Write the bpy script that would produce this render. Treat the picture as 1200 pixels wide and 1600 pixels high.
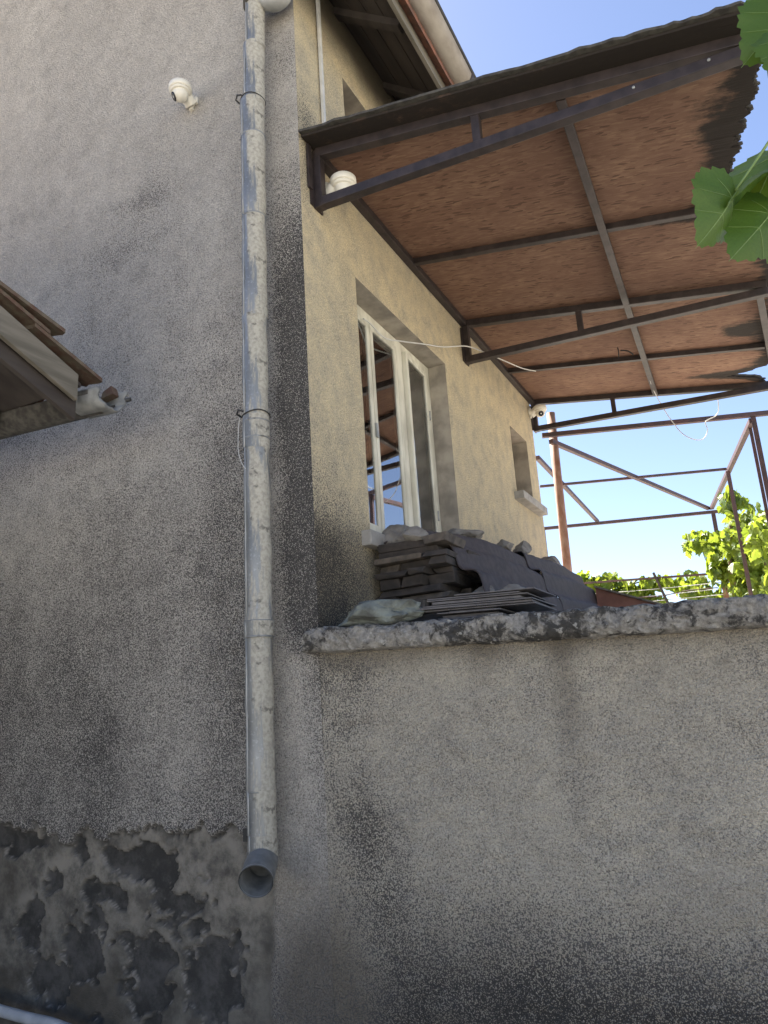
import bpy, bmesh, math, random
import numpy as np
from mathutils import Vector, Matrix, Euler
R = math.radians
random.seed(7)
for o in list(bpy.data.objects): bpy.data.objects.remove(o)
scene = bpy.context.scene
COL = scene.collection

# ------------------------------------------------------------------ camera, sky, sun, exposure
cam_data = bpy.data.cameras.new('camera')
cam = bpy.data.objects.new('camera', cam_data); COL.objects.link(cam)
right = Vector((0.8898, 0.4521, -0.0625)); upv = Vector((0.1707, -0.2027, 0.9641)); fwd = Vector((-0.4233, 0.8684, 0.2577))
cam.matrix_world = Matrix(((right.x, upv.x, -fwd.x, 1.568), (right.y, upv.y, -fwd.y, -2.570),
                           (right.z, upv.z, -fwd.z, 1.600), (0, 0, 0, 1)))
cam_data.sensor_fit = 'VERTICAL'; cam_data.sensor_height = 32.0; cam_data.lens = 24.0     # 1200 px focal on 1600 px
cam_data.clip_start = 0.02; cam_data.clip_end = 3000
scene.camera = cam

SUN_EL, SUN_AZ = R(53), R(-57)                     # azimuth measured from +Y towards +X
world = bpy.data.worlds.new('World'); scene.world = world; world.use_nodes = True
wt = world.node_tree; wt.nodes.clear()
wo = wt.nodes.new('ShaderNodeOutputWorld'); wb = wt.nodes.new('ShaderNodeBackground'); sk = wt.nodes.new('ShaderNodeTexSky')
sk.sky_type = 'NISHITA'; sk.sun_disc = False; sk.sun_elevation = SUN_EL; sk.sun_rotation = SUN_AZ
sk.altitude = 1500; sk.air_density = 1.0; sk.dust_density = 1.1; sk.ozone_density = 0.9
wb.inputs['Strength'].default_value = 0.050
tint = wt.nodes.new('ShaderNodeMix'); tint.data_type = 'RGBA'; tint.blend_type = 'MULTIPLY'; tint.inputs[0].default_value = 1; tint.inputs[7].default_value = (1.06, .985, 1.0, 1)   # lavender cast of the photograph's sky, the same everywhere
wt.links.new(sk.outputs[0], tint.inputs[6]); wt.links.new(tint.outputs[2], wb.inputs[0]); wt.links.new(wb.outputs[0], wo.inputs[0])
sun_data = bpy.data.lights.new('sun', 'SUN'); sun_data.energy = 5.0; sun_data.angle = R(0.53); sun_data.color = (1.0, 0.95, 0.86)
sun = bpy.data.objects.new('sun', sun_data); COL.objects.link(sun)
sdir = Vector((math.sin(SUN_AZ)*math.cos(SUN_EL), math.cos(SUN_AZ)*math.cos(SUN_EL), math.sin(SUN_EL)))
sun.rotation_euler = sdir.to_track_quat('Z', 'Y').to_euler(); sun.location = (-6, 12, 14)
vs = scene.view_settings; vs.view_transform = 'Standard'; vs.look = 'None'; vs.gamma = 1; vs.use_curve_mapping = False
vs.exposure = 2.38
scene.render.engine = 'CYCLES'
scene.cycles.max_bounces = 8; scene.cycles.diffuse_bounces = 5; scene.cycles.transparent_max_bounces = 16

# ------------------------------------------------------------------ numpy noise
def _h(ix, iy, s):
    n = (ix.astype(np.int64)*374761393 + iy.astype(np.int64)*668265263 + s*1274126177) & 0xffffffff
    n = ((n ^ (n >> 13))*1274126177) & 0xffffffff
    return ((n ^ (n >> 16)) & 0xffff)/65535.0
def vn(x, y, s=0):
    x = np.asarray(x, float); y = np.asarray(y, float)
    ix = np.floor(x); iy = np.floor(y); fx = x-ix; fy = y-iy
    fx = fx*fx*(3-2*fx); fy = fy*fy*(3-2*fy)
    a = _h(ix, iy, s); b = _h(ix+1, iy, s); c = _h(ix, iy+1, s); d = _h(ix+1, iy+1, s)
    return (a*(1-fx)+b*fx)*(1-fy)+(c*(1-fx)+d*fx)*fy
def fbm(x, y, s=0, o=4):
    t = 0; a = .5; n = 0
    for k in range(o):
        t = t+a*vn(np.asarray(x)*2**k+k*17.3, np.asarray(y)*2**k+k*9.1, s+k); n += a; a *= .5
    return t/n
def sst(a, b, x):
    t = np.clip((x-a)/(b-a), 0, 1); return t*t*(3-2*t)
def gb(x, z, cx, cz, sx, sz): return np.exp(-((x-cx)/sx)**2-((z-cz)/sz)**2)

# ------------------------------------------------------------------ material helpers
class NT:
    def __init__(s, name):
        s.m = bpy.data.materials.new(name); s.m.use_nodes = True; s.t = s.m.node_tree; s.t.nodes.clear()
        s.out = s.n('ShaderNodeOutputMaterial'); s.b = s.n('ShaderNodeBsdfPrincipled'); s.l(s.b.outputs[0], s.out.inputs[0])
        s.tc = s.n('ShaderNodeTexCoord')
    def n(s, k): return s.t.nodes.new(k)
    def l(s, a, b): s.t.links.new(a, b)
    def set(s, i, v):
        if hasattr(v, 'is_output'): s.l(v, i)
        else: i.default_value = v
    def mapv(s, scale, src=None, rot=(0, 0, 0)):
        m = s.n('ShaderNodeMapping'); m.inputs['Scale'].default_value = scale; m.inputs['Rotation'].default_value = rot
        s.l(src or s.tc.outputs['Object'], m.inputs[0]); return m.outputs[0]
    def noise(s, scale, detail=4, vec=None, rough=.55, dist=0):
        n = s.n('ShaderNodeTexNoise'); n.inputs['Scale'].default_value = scale; n.inputs['Detail'].default_value = detail
        n.inputs['Roughness'].default_value = rough; n.inputs['Distortion'].default_value = dist
        s.l(vec or s.tc.outputs['Object'], n.inputs['Vector']); return n.outputs['Fac']
    def voro(s, scale, vec=None, feat='F1', out='Distance'):
        n = s.n('ShaderNodeTexVoronoi'); n.feature = feat; n.inputs['Scale'].default_value = scale
        s.l(vec or s.tc.outputs['Object'], n.inputs['Vector']); return n.outputs[out]
    def attr(s, name):
        a = s.n('ShaderNodeAttribute'); a.attribute_name = name; return a.outputs['Fac']
    def math(s, op, a, b=0.0, c=None):
        m = s.n('ShaderNodeMath'); m.operation = op; s.set(m.inputs[0], a); s.set(m.inputs[1], b)
        if c is not None: s.set(m.inputs[2], c)
        return m.outputs[0]
    def ramp(s, v, a, b, lo=0.0, hi=1.0):
        m = s.n('ShaderNodeMapRange'); m.interpolation_type = 'SMOOTHSTEP'; s.set(m.inputs[0], v)
        m.inputs[1].default_value = a; m.inputs[2].default_value = b; m.inputs[3].default_value = lo; m.inputs[4].default_value = hi
        return m.outputs[0]
    def mix(s, f, a, b, mode='MIX'):
        m = s.n('ShaderNodeMix'); m.data_type = 'RGBA'; m.blend_type = mode; s.set(m.inputs[0], f)
        for i, v in ((6, a), (7, b)):
            if hasattr(v, 'is_output'): s.l(v, m.inputs[i])
            else: m.inputs[i].default_value = (*v, 1)
        return m.outputs[2]
    def bump(s, h, strength=.5, dist=.005, prev=None):
        b = s.n('ShaderNodeBump'); s.set(b.inputs['Strength'], strength); b.inputs['Distance'].default_value = dist
        s.l(h, b.inputs['Height'])
        if prev: s.l(prev, b.inputs['Normal'])
        return b.outputs[0]
    def fin(s, col=None, rough=.8, metal=0, normal=None, spec=None):
        if col is not None:
            if hasattr(col, 'is_output'): s.l(col, s.b.inputs['Base Color'])
            else: s.b.inputs['Base Color'].default_value = (*col, 1)
        s.set(s.b.inputs['Roughness'], rough); s.set(s.b.inputs['Metallic'], metal)
        if spec is not None: s.b.inputs['Specular IOR Level'].default_value = spec
        if normal: s.l(normal, s.b.inputs['Normal'])
        return s.m

def m_stucco(name, c1, c2, dark=(.040, .039, .040), ga=.34):
    t = NT(name)
    g = t.noise(105, 3, rough=.5); g2 = t.noise(260, 2)
    big = t.noise(1.7, 5); mid = t.noise(9, 5)
    col = t.mix(t.ramp(big, .35, .65), c1, c2)
    col = t.mix(t.ramp(mid, .3, .7, 0, .30), col, (.42, .39, .35))
    col = t.mix(t.ramp(t.noise(4.5, 7, rough=.7), .52, .72, 0, .30), col, (.30, .28, .25))
    mo = t.attr('mold_shade')
    mo2 = t.math('ADD', mo, t.math('MULTIPLY', t.math('SUBTRACT', mid, .5), .35))
    gn = t.ramp(t.math('ADD', t.math('MULTIPLY', t.noise(125, 5, rough=.7), .65), t.math('MULTIPLY', t.math('SUBTRACT', .8, t.voro(205)), .42)), .30, .64)
    sp = t.ramp(t.math('SUBTRACT', t.math('MINIMUM', mo2, .92), gn), -.15, .38)
    col = t.mix(t.ramp(g2, .35, .62, ga*.9, 0), col, (.34, .32, .30))
    vc = t.n('ShaderNodeTexVoronoi'); vc.inputs['Scale'].default_value = 165; t.l(t.tc.outputs['Object'], vc.inputs['Vector'])
    sc_ = t.n('ShaderNodeSeparateColor'); t.l(vc.outputs['Color'], sc_.inputs[0])
    gv = t.math('MULTIPLY_ADD', sc_.outputs[0], ga, .93-ga*.5); gc = t.n('ShaderNodeCombineColor')
    for i_ in range(3): t.l(gv, gc.inputs[i_])
    col = t.mix(t.math('SUBTRACT', 1.0, t.attr('plaster')), col, t.mix(1.0, col, gc.outputs[0], 'MULTIPLY'))
    st = t.attr('stain_shade')
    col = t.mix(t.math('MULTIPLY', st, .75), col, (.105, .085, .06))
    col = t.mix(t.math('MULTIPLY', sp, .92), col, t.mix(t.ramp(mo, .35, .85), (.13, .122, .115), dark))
    pl = t.attr('plaster'); ba = t.attr('bare')
    pcol = t.mix(t.ramp(t.noise(8, 8, rough=.7), .38, .68), (.27, .25, .215), (.085, .080, .072))
    pcol = t.mix(t.ramp(t.noise(5, 8, rough=.75), .48, .66, 0, .75), pcol, (.085, .080, .072))
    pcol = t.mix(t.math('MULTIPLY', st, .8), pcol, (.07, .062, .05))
    col = t.mix(pl, col, pcol)
    bcol = t.mix(t.ramp(t.noise(9, 7, rough=.7), .38, .66), (.045, .044, .042), (.105, .10, .094))
    col = t.mix(ba, col, bcol)
    lp = t.attr('lip'); col = t.mix(t.math('MULTIPLY', lp, t.ramp(t.noise(28, 3), .42, .6)), col, (.27, .25, .225))
    amt = t.math('SUBTRACT', 1.0, t.math('MULTIPLY', pl, .8))
    n1 = t.bump(t.math('MULTIPLY_ADD', gn, .4, t.math('SUBTRACT', 1.0, vc.outputs['Distance'])), t.math('MULTIPLY', amt, .9), .010)
    n2 = t.bump(g2, .5, .005, n1)
    n3 = t.bump(mid, .25, .02, n2)
    return t.fin(col, .93, 0, n3, .25)

def m_simple(name, c1, c2, scale=20, rough=.8, metal=0, bump=.3, bd=.004, stretch=(1, 1, 1), spec=None):
    t = NT(name); v = t.mapv(stretch); n = t.noise(scale, 6, v)
    return t.fin(t.mix(t.ramp(n, .32, .68), c1, c2), rough, metal, t.bump(n, bump, bd), spec)

def m_concrete_edge():
    t = NT('weathered_slab'); a = t.noise(20, 9, None, .72, .3); b = t.noise(60, 6, rough=.65); c = t.noise(4, 3)
    col = t.mix(t.ramp(b, .3, .7), (.40, .385, .355), (.21, .20, .185))
    k = t.ramp(t.math('ADD', a, t.math('MULTIPLY', t.math('SUBTRACT', c, .5), .55)), .44, .57)
    col = t.mix(t.math('MULTIPLY', k, .88), col, (.035, .034, .033))
    col = t.mix(t.ramp(t.noise(33, 5), .62, .68, 0, .8), col, (.44, .43, .40))
    return t.fin(col, .95, 0, t.bump(b, .9, .012, t.bump(a, .9, .02)), .2)

def m_osb():
    t = NT('strand_board')
    w = t.noise(3.5, 3); wv = t.n('ShaderNodeVectorMath'); wv.operation = 'ADD'
    sc = t.n('ShaderNodeVectorMath'); sc.operation = 'SCALE'; sc.inputs[3].default_value = .035
    nn = t.n('ShaderNodeTexNoise'); nn.inputs['Scale'].default_value = 6; t.l(t.tc.outputs['Object'], nn.inputs['Vector'])
    t.l(nn.outputs['Color'], sc.inputs[0]); t.l(t.tc.outputs['Object'], wv.inputs[0]); t.l(sc.outputs[0], wv.inputs[1])
    va = t.mapv((24, 110, 1), wv.outputs[0], (0, 0, .12)); vb = t.mapv((16, 80, 1), wv.outputs[0], (0, 0, .6)); vc = t.mapv((22, 120, 1), wv.outputs[0], (0, 0, -.7))
    def cells(v):
        n = t.n('ShaderNodeTexVoronoi'); n.inputs['Scale'].default_value = 1; t.l(v, n.inputs['Vector'])
        s = t.n('ShaderNodeSeparateColor'); t.l(n.outputs['Color'], s.inputs[0]); return s.outputs[0]
    A = cells(va); B = cells(vb); Cc = cells(vc)
    col = t.mix(A, (.165, .095, .064), (.235, .142, .097))
    col = t.mix(t.ramp(B, .62, .7, 0, .6), col, (.185, .107, .072))
    col = t.mix(t.ramp(Cc, .86, .90, 0, .55), col, (.29, .185, .12))
    col = t.mix(t.ramp(A, .10, .05, 0, .7), col, (.075, .042, .030))
    col = t.mix(t.ramp(w, .3, .7, 0, .45), col, (.115, .058, .042))
    r = t.attr('rot'); fn = t.noise(16, 8, t.mapv((1, 1.4, 1)), .72)
    k = t.ramp(t.math('ADD', r, t.math('MULTIPLY', t.math('SUBTRACT', fn, .5), .9)), -.30+.62, .82)
    col = t.mix(k, col, (.026, .021, .018))
    return t.fin(col, .85, 0, t.bump(t.math('ADD', A, B), .35, .002, t.bump(fn, .2, .006)), .25)

def m_pipe():
    t = NT('galvanised_pipe'); v = t.mapv((1, 1, .16)); a = t.noise(24, 9, v, .68); b = t.noise(70, 4); c = t.noise(6, 4, t.mapv((1, 1, .5)))
    sx = t.n('ShaderNodeSeparateXYZ'); t.l(t.tc.outputs['Object'], sx.inputs[0])
    zinc = t.mix(t.ramp(c, .3, .7), (.29, .30, .305), (.19, .20, .205))
    zinc = t.mix(t.ramp(b, .55, .75, 0, .4), zinc, (.48, .50, .52))
    bias = t.math('MULTIPLY', sx.outputs[0], 2.6)
    k = t.ramp(t.math('ADD', a, bias), .50, .60)
    col = t.mix(t.math('MULTIPLY', k, .9), zinc, t.mix(t.ramp(b, .35, .7), (.43, .41, .35), (.29, .275, .235)))
    d = t.noise(30, 6); col = t.mix(t.ramp(d, .58, .70, 0, .8), col, (.10, .095, .085))
    return t.fin(col, t.mix(k, (.45, .45, .45), (.85, .85, .85)), t.math('MULTIPLY', t.math('SUBTRACT', 1.0, k), .45), t.bump(a, .25, .003, t.bump(b, .2, .001)))

def m_leaf(name, c1, c2, trans=.5):
    t = NT(name); oi = t.n('ShaderNodeObjectInfo'); n = t.noise(30, 3)
    col = t.mix(oi.outputs['Random'], c1, c2); col = t.mix(t.ramp(n, .3, .7, 0, .35), col, tuple(x*.6 for x in c1))
    t.fin(col, .5, 0, t.bump(n, .3, .003))
    tr = t.n('ShaderNodeBsdfTranslucent'); hs = t.mix(.55, col, (.34, .42, .035)); t.l(hs, tr.inputs[0])
    mx = t.n('ShaderNodeMixShader'); mx.inputs[0].default_value = trans
    t.l(t.b.outputs[0], mx.inputs[1]); t.l(tr.outputs[0], mx.inputs[2]); t.l(mx.outputs[0], t.out.inputs[0]); return t.m

def m_leaf_mesh(name, trans=.5):
    t = NT(name); a = t.attr('shade'); n = t.noise(8, 3)
    col = t.mix(a, (.045, .105, .015), (.16, .23, .025)); col = t.mix(t.ramp(n, .4, .7, 0, .4), col, (.19, .20, .03))
    t.fin(col, .5)
    tr = t.n('ShaderNodeBsdfTranslucent'); t.l(t.mix(.5, col, (.36, .42, .035)), tr.inputs[0])
    mx = t.n('ShaderNodeMixShader'); mx.inputs[0].default_value = trans
    t.l(t.b.outputs[0], mx.inputs[1]); t.l(tr.outputs[0], mx.inputs[2]); t.l(mx.outputs[0], t.out.inputs[0]); return t.m

def m_glass():
    t = NT('window_glass'); t.t.nodes.remove(t.b)
    tr = t.n('ShaderNodeBsdfTransparent'); tr.inputs[0].default_value = (.75, .8, .78, 1)
    gl = t.n('ShaderNodeBsdfGlossy'); gl.inputs['Roughness'].default_value = .015; gl.inputs[0].default_value = (.95, .97, 1, 1)
    n = t.noise(3, 2); bp = t.bump(n, .02, .01); t.l(bp, gl.inputs['Normal'])
    fr = t.n('ShaderNodeFresnel'); fr.inputs[0].default_value = 5.5
    mx = t.n('ShaderNodeMixShader'); t.l(fr.outputs[0], mx.inputs[0]); t.l(tr.outputs[0], mx.inputs[1]); t.l(gl.outputs[0], mx.inputs[2])
    t.l(mx.outputs[0], t.out.inputs[0]); return t.m

M = {}
M['stucco_front'] = m_stucco('stucco_front', (.675, .635, .57), (.595, .56, .505))
M['stucco_side'] = m_stucco('stucco_side', (.84, .72, .48), (.79, .68, .46), ga=.24)
M['stucco_terrace'] = m_stucco('stucco_terrace', (.66, .605, .495), (.57, .525, .435), ga=.28)
M['slab'] = m_concrete_edge()
M['concrete'] = m_simple('concrete', (.36, .35, .33), (.25, .245, .235), 14, .95, 0, .5, .006)
M['floor'] = m_simple('pale_bounce_floor', (.56, .52, .46), (.44, .41, .36), 8, .9, 0, .3, .004)
M['ground'] = m_simple('yard_ground', (.44, .40, .33), (.34, .31, .26), 3, .95, 0, .5, .02)
M['reveal'] = m_simple('window_reveal_render', (.40, .36, .30), (.22, .20, .17), 7, .95, 0, .4, .006)
M['osb'] = m_osb(); M['pipe'] = m_pipe()
M['steel'] = m_simple('brown_painted_steel', (.026, .020, .020), (.048, .036, .035), 18, .5, .2, .2, .002)
M['steel_red'] = m_simple('red_primer_steel', (.085, .042, .040), (.050, .034, .036), 18, .6, .1, .2, .002)
M['rust'] = m_simple('rusty_pipe', (.22, .10, .06), (.34, .22, .17), 16, .8, .1, .35, .002, (1, 1, .5))
M['felt'] = m_simple('roofing_felt', (.035, .032, .03), (.08, .075, .065), 30, .95, 0, .6, .005)
M['white_paint'] = m_simple('old_white_paint', (.68, .66, .56), (.46, .44, .36), 14, .6, 0, .35, .002, (1, 1, .3))
M['glass'] = m_glass()
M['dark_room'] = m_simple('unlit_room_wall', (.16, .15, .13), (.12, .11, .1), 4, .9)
M['curtain'] = m_simple('grey_curtain', (.42, .45, .42), (.30, .33, .31), 8, .9, 0, .5, .02, (1, 14, 1))
M['wood_dark'] = m_simple('dark_old_wood', (.035, .028, .026), (.060, .050, .044), 12, .85, 0, .4, .004, (1, .12, 1))
M['wood_grey'] = m_simple('weathered_board', (.185, .168, .14), (.11, .10, .08), 16, .85, 0, .45, .003, (2, .16, 2))
M['wood_brown'] = m_simple('brown_panel', (.20, .15, .10), (.14, .10, .07), 10, .8, 0, .3, .003, (1, 1, .2))
M['cam_white'] = m_simple('camera_plastic', (.76, .74, .66), (.70, .68, .60), 6, .4, 0, .05, .001)
M['lens'] = m_simple('camera_lens', (.012, .012, .015), (.02, .02, .025), 6, .12, 0, 0, .001)
M['wire_black'] = m_simple('black_wire', (.02, .02, .022), (.04, .04, .04), 20, .6)
M['wire_white'] = m_simple('white_cable', (.60, .60, .58), (.50, .50, .48), 20, .5)
M['zinc'] = m_simple('zinc_gutter', (.40, .41, .41), (.27, .28, .28), 14, .55, .3, .2, .002)
M['zinc_dull'] = m_simple('dull_zinc', (.25, .255, .25), (.15, .155, .155), 20, .7, .1, .5, .004)
M['old_gutter'] = m_simple('stained_gutter', (.34, .31, .27), (.22, .19, .16), 9, .7, .2, .3, .003, (1, .5, 1))
M['tile'] = m_simple('clay_tile', (.25, .105, .07), (.12, .065, .05), 18, .9, 0, .5, .004)
M['tile_moss'] = m_simple('mossy_clay_tile', (.13, .11, .08), (.10, .055, .04), 22, .95, 0, .7, .008)
M['slate'] = m_simple('grey_slate', (.085, .08, .085), (.13, .125, .13), 25, .7, 0, .3, .002)
M['sheet'] = m_simple('bitumen_sheet', (.062, .049, .050), (.036, .029, .031), 30, .75, 0, .5, .004)
M['brick'] = m_simple('sooty_shaded_brick', (.055, .046, .041), (.028, .025, .023), 20, .95, 0, .6, .006)  # near black for soot and for the stack's deep shade put into the colour
M['brick2'] = m_simple('pale_brick', (.125, .105, .088), (.055, .048, .042), 20, .95, 0, .6, .006)
M['rock'] = m_simple('grey_rock', (.26, .245, .225), (.14, .13, .12), 14, .95, 0, .7, .01)
M['rock_green'] = m_simple('green_grey_rock', (.20, .225, .205), (.075, .078, .072), 16, .9, 0, .9, .02)
M['red_panel'] = m_simple('red_brown_panel', (.26, .12, .085), (.19, .085, .06), 9, .8, 0, .3, .003)
M['vine_wood'] = m_simple('vine_bark', (.17, .12, .08), (.09, .065, .045), 30, .95, 0, .7, .006, (1, 1, .2))
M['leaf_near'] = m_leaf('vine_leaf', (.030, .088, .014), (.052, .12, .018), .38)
M['leaf_far'] = m_leaf('sunlit_vine_leaf', (.085, .16, .018), (.20, .25, .028), .5)  # lighter copy of the leaf green, with sunlight put into its colour
M['leaf_mass'] = m_leaf_mesh('vine_leaf_mass')
M['pvc'] = m_simple('pale_pipe', (.50, .52, .54), (.36, .38, .41), 14, .6)
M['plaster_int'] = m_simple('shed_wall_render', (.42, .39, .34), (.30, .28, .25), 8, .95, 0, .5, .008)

# ------------------------------------------------------------------ object helpers
def tag(o, label=None, cat=None, group=None, kind=None):
    if label: o['label'] = label
    if cat: o['category'] = cat
    if group: o['group'] = group
    if kind: o['kind'] = kind
    return o
def empty(name, loc=(0, 0, 0), label=None, cat=None, group=None):
    o = bpy.data.objects.new(name, None); COL.objects.link(o); o.location = loc; o.empty_display_size = .1
    return tag(o, label, cat, group)
def put(name, me, mat, parent=None):
    o = bpy.data.objects.new(name, me); COL.objects.link(o)
    if mat is not None and not me.materials: me.materials.append(M[mat] if isinstance(mat, str) else mat)
    if parent is not None:
        o.parent = parent
        p = Vector((0, 0, 0)); q = parent
        while q: p += q.location; q = q.parent
        o.location = -p                      # geometry is written in world coordinates
    return o
def build(name, bm, mat, parent=None, smooth=False, bevel=0):
    if bevel: bmesh.ops.bevel(bm, geom=[e for e in bm.edges], offset=bevel, segments=2, profile=.6, affect='EDGES')
    bmesh.ops.recalc_face_normals(bm, faces=bm.faces)
    me = bpy.data.meshes.new(name); bm.to_mesh(me); bm.free()
    if smooth: me.polygons.foreach_set('use_smooth', [True]*len(me.polygons))
    return put(name, me, mat, parent)
def pydata(name, v, f, mat, parent=None, smooth=False, attrs=None):
    me = bpy.data.meshes.new(name); me.from_pydata([tuple(p) for p in v], [], f); me.update()
    if smooth: me.polygons.foreach_set('use_smooth', [True]*len(me.polygons))
    for k, a in (attrs or {}).items():
        at = me.attributes.new(k, 'FLOAT', 'POINT'); at.data.foreach_set('value', np.asarray(a, np.float32).ravel())
    return put(name, me, mat, parent)
def bx(bm, a, b, mat=None):
    a = Vector(a); b = Vector(b); c = (a+b)/2; d = b-a
    r = bmesh.ops.create_cube(bm, size=1, matrix=Matrix.Translation(c) @ Matrix.Diagonal((abs(d.x), abs(d.y), abs(d.z), 1)))
    if mat is not None: bmesh.ops.transform(bm, matrix=mat, verts=r['verts'])
    return r['verts']
def box(name, a, b, mat, parent=None, bevel=0):
    bm = bmesh.new(); bx(bm, a, b); return build(name, bm, mat, parent, bevel=bevel)
def bar(bm, p, q, w, h=None, up=(0, 0, 1)):
    """square section bar between two points"""
    p = Vector(p); q = Vector(q); h = h or w; d = (q-p).normalized(); u = Vector(up)
    s = d.cross(u)
    if s.length < 1e-3: s = d.cross(Vector((0, 1, 0)))
    s.normalize(); u = s.cross(d).normalized(); vs_ = []
    for c in (p, q):
        for i, j in ((-1, -1), (1, -1), (1, 1), (-1, 1)): vs_.append(bm.verts.new(c+s*i*w/2+u*j*h/2))
    for f in ((3, 2, 1, 0), (4, 5, 6, 7), (0, 1, 5, 4), (1, 2, 6, 5), (2, 3, 7, 6), (3, 0, 4, 7)): bm.faces.new([vs_[k] for k in f])
def bar_obj(name, p, q, w, mat, parent=None, h=None, bevel=.003, up=(0, 0, 1)):
    bm = bmesh.new(); bar(bm, p, q, w, h, up); return build(name, bm, mat, parent, bevel=bevel)
def sweep(bm, pts, rad, n=10, cap=True):
    pts = [Vector(p) for p in pts]; rings = []; prev = None
    for i, p in enumerate(pts):
        d = (pts[min(i+1, len(pts)-1)]-pts[max(i-1, 0)]).normalized()
        if prev is None:
            s = d.cross(Vector((0, 0, 1)))
            if s.length < .01: s = d.cross(Vector((0, 1, 0)))
        else: s = prev-d*prev.dot(d)
        s.normalize(); prev = s; u = d.cross(s); r = rad[i] if hasattr(rad, '__len__') else rad
        rings.append([bm.verts.new(p+(s*math.cos(2*math.pi*k/n)+u*math.sin(2*math.pi*k/n))*r) for k in range(n)])
    for a, b in zip(rings, rings[1:]):
        for k in range(n): bm.faces.new((a[k], a[(k+1) % n], b[(k+1) % n], b[k]))
    if cap: bm.faces.new(rings[0][::-1]); bm.faces.new(rings[-1])
    return rings
def tube(name, pts, rad, mat, parent=None, n=10, cap=True):
    bm = bmesh.new(); sweep(bm, pts, rad, n, cap); return build(name, bm, mat, parent, smooth=True)
def smooth_path(pts, k=6):
    pts = [Vector(p) for p in pts]; out = []
    for i in range(len(pts)-1):
        p0, p1, p2, p3 = pts[max(i-1, 0)], pts[i], pts[i+1], pts[min(i+2, len(pts)-1)]
        for j in range(k):
            t = j/k; out.append(.5*((2*p1)+(-p0+p2)*t+(2*p0-5*p1+4*p2-p3)*t*t+(-p0+3*p1-3*p2+p3)*t**3))
    return out+[pts[-1]]
def grid(name, us, vs_, fn, mat, parent=None, keep=None, smooth=True):
    """tensor grid; fn(U,V)->(X,Y,Z,attrs)"""
    U, V = np.meshgrid(us, vs_); X, Y, Z, at = fn(U, V); nu, nv = len(us), len(vs_)
    v = np.stack([X, Y, Z], -1).reshape(-1, 3); idx = np.arange(nu*nv).reshape(nv, nu)
    q = np.stack([idx[:-1, :-1], idx[:-1, 1:], idx[1:, 1:], idx[1:, :-1]], -1)
    if keep is not None:
        uc = (U[:-1, :-1]+U[1:, 1:])/2; vc = (V[:-1, :-1]+V[1:, 1:])/2; q = q[keep(uc, vc)]
    return pydata(name, v.tolist(), q.reshape(-1, 4).tolist(), mat, parent, smooth, at)

# ================================================================== GROUND
v = []; f = []
gx = [-1500, -60, -20, -8, -3, 0, 3, 8, 20, 60, 1500]
for y in gx:
    for x in gx: v.append((x, y, 0))
n = len(gx)
for j in range(n-1):
    for i in range(n-1): f.append((j*n+i, j*n+i+1, (j+1)*n+i+1, (j+1)*n+i))
tag(pydata('ground', v, f, 'ground'), kind='structure')

# ================================================================== HOUSE
house = empty('house', (0, 0, 0), 'cream stucco house with black mould stains, its corner behind the downpipe', 'house')
ROOF = lambda x: 5.40-.78*x                      # underside of the roof at the gable
# ---- front wall: stucco above, broken plaster plinth below, one relief sheet
def crack(x): return 1.235+.045*np.sin(x*2.1+.5)+.10*(fbm(x*3, x*0+3.1, 5)-.5)+.07*(vn(x*19, x*0+1.7, 6)-.5)+.04*(vn(x*55, x*0+5.7, 8)-.5)
PATCH = [(-1.0, .80, .05, .06), (-.62, .85, .07, .03), (-1.42, .62, .12, .10), (-1.66, 1.165, .20, .07), (-1.275, 1.135, .045, .045), (-.90, 1.09, .20, .075), (-.80, 1.05, .09, .085), (-1.42, 1.00, .06, .05), (-1.12, .96, .13, .05),
         (-.74, .93, .15, .045), (-1.22, .72, .12, .12), (-.86, .69, .13, .15), (-.55, .66, .13, .15), (-.325, 1.10, .04, .05), (-1.55, .80, .08, .12), (-.42, .80, .04, .07)]
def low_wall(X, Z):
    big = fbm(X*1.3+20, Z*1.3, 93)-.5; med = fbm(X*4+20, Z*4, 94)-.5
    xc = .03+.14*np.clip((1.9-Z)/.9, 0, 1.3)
    mold_shade = .14+.22*big+.28*med+(.36+.9*med)*np.exp(-((X-xc-.12*med)/.13)**2)*sst(.55, 1.2, Z)+.25*np.exp(-((X-.0)/.06)**2)*sst(1.2, 1.9, Z)
    mold_shade += (.46+.5*med)*sst(1.12, .68, Z+.25*med-.05*np.sin(X*3))*sst(.05, .4, X)+.32*sst(1.05, .5, Z+.15*med)  # low ramps: grime plus shade near the ground, painted into the colour
    stain_shade = .60*np.exp(-((X-.92-.06*(1.9-Z))/.05)**2)*sst(1.15, 1.75, Z)*(.4+fbm(X*9+9, Z*4, 95))+.38*np.exp(-((X-.66)/.06)**2)*sst(1.6, 1.8, Z)
    stain_shade += .30*np.exp(-((X-1.25)/.3)**2)*sst(1.3, 1.8, Z)*(fbm(X*8+9, Z*3, 96))+sst(-.06, .06, X)*.68*sst(1.72, 1.83, Z+.05*med)+.72*sst(1.2, .5, Z+.2*med)+.6*gb(X, Z, -.03, .75, .2, .35)  # band under slab is its painted shadow; low ramp mixes soil and painted shade
    stain_shade += .35*gb(X, Z, 1.42, 1.70, .03, .025)
    return mold_shade, stain_shade
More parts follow.
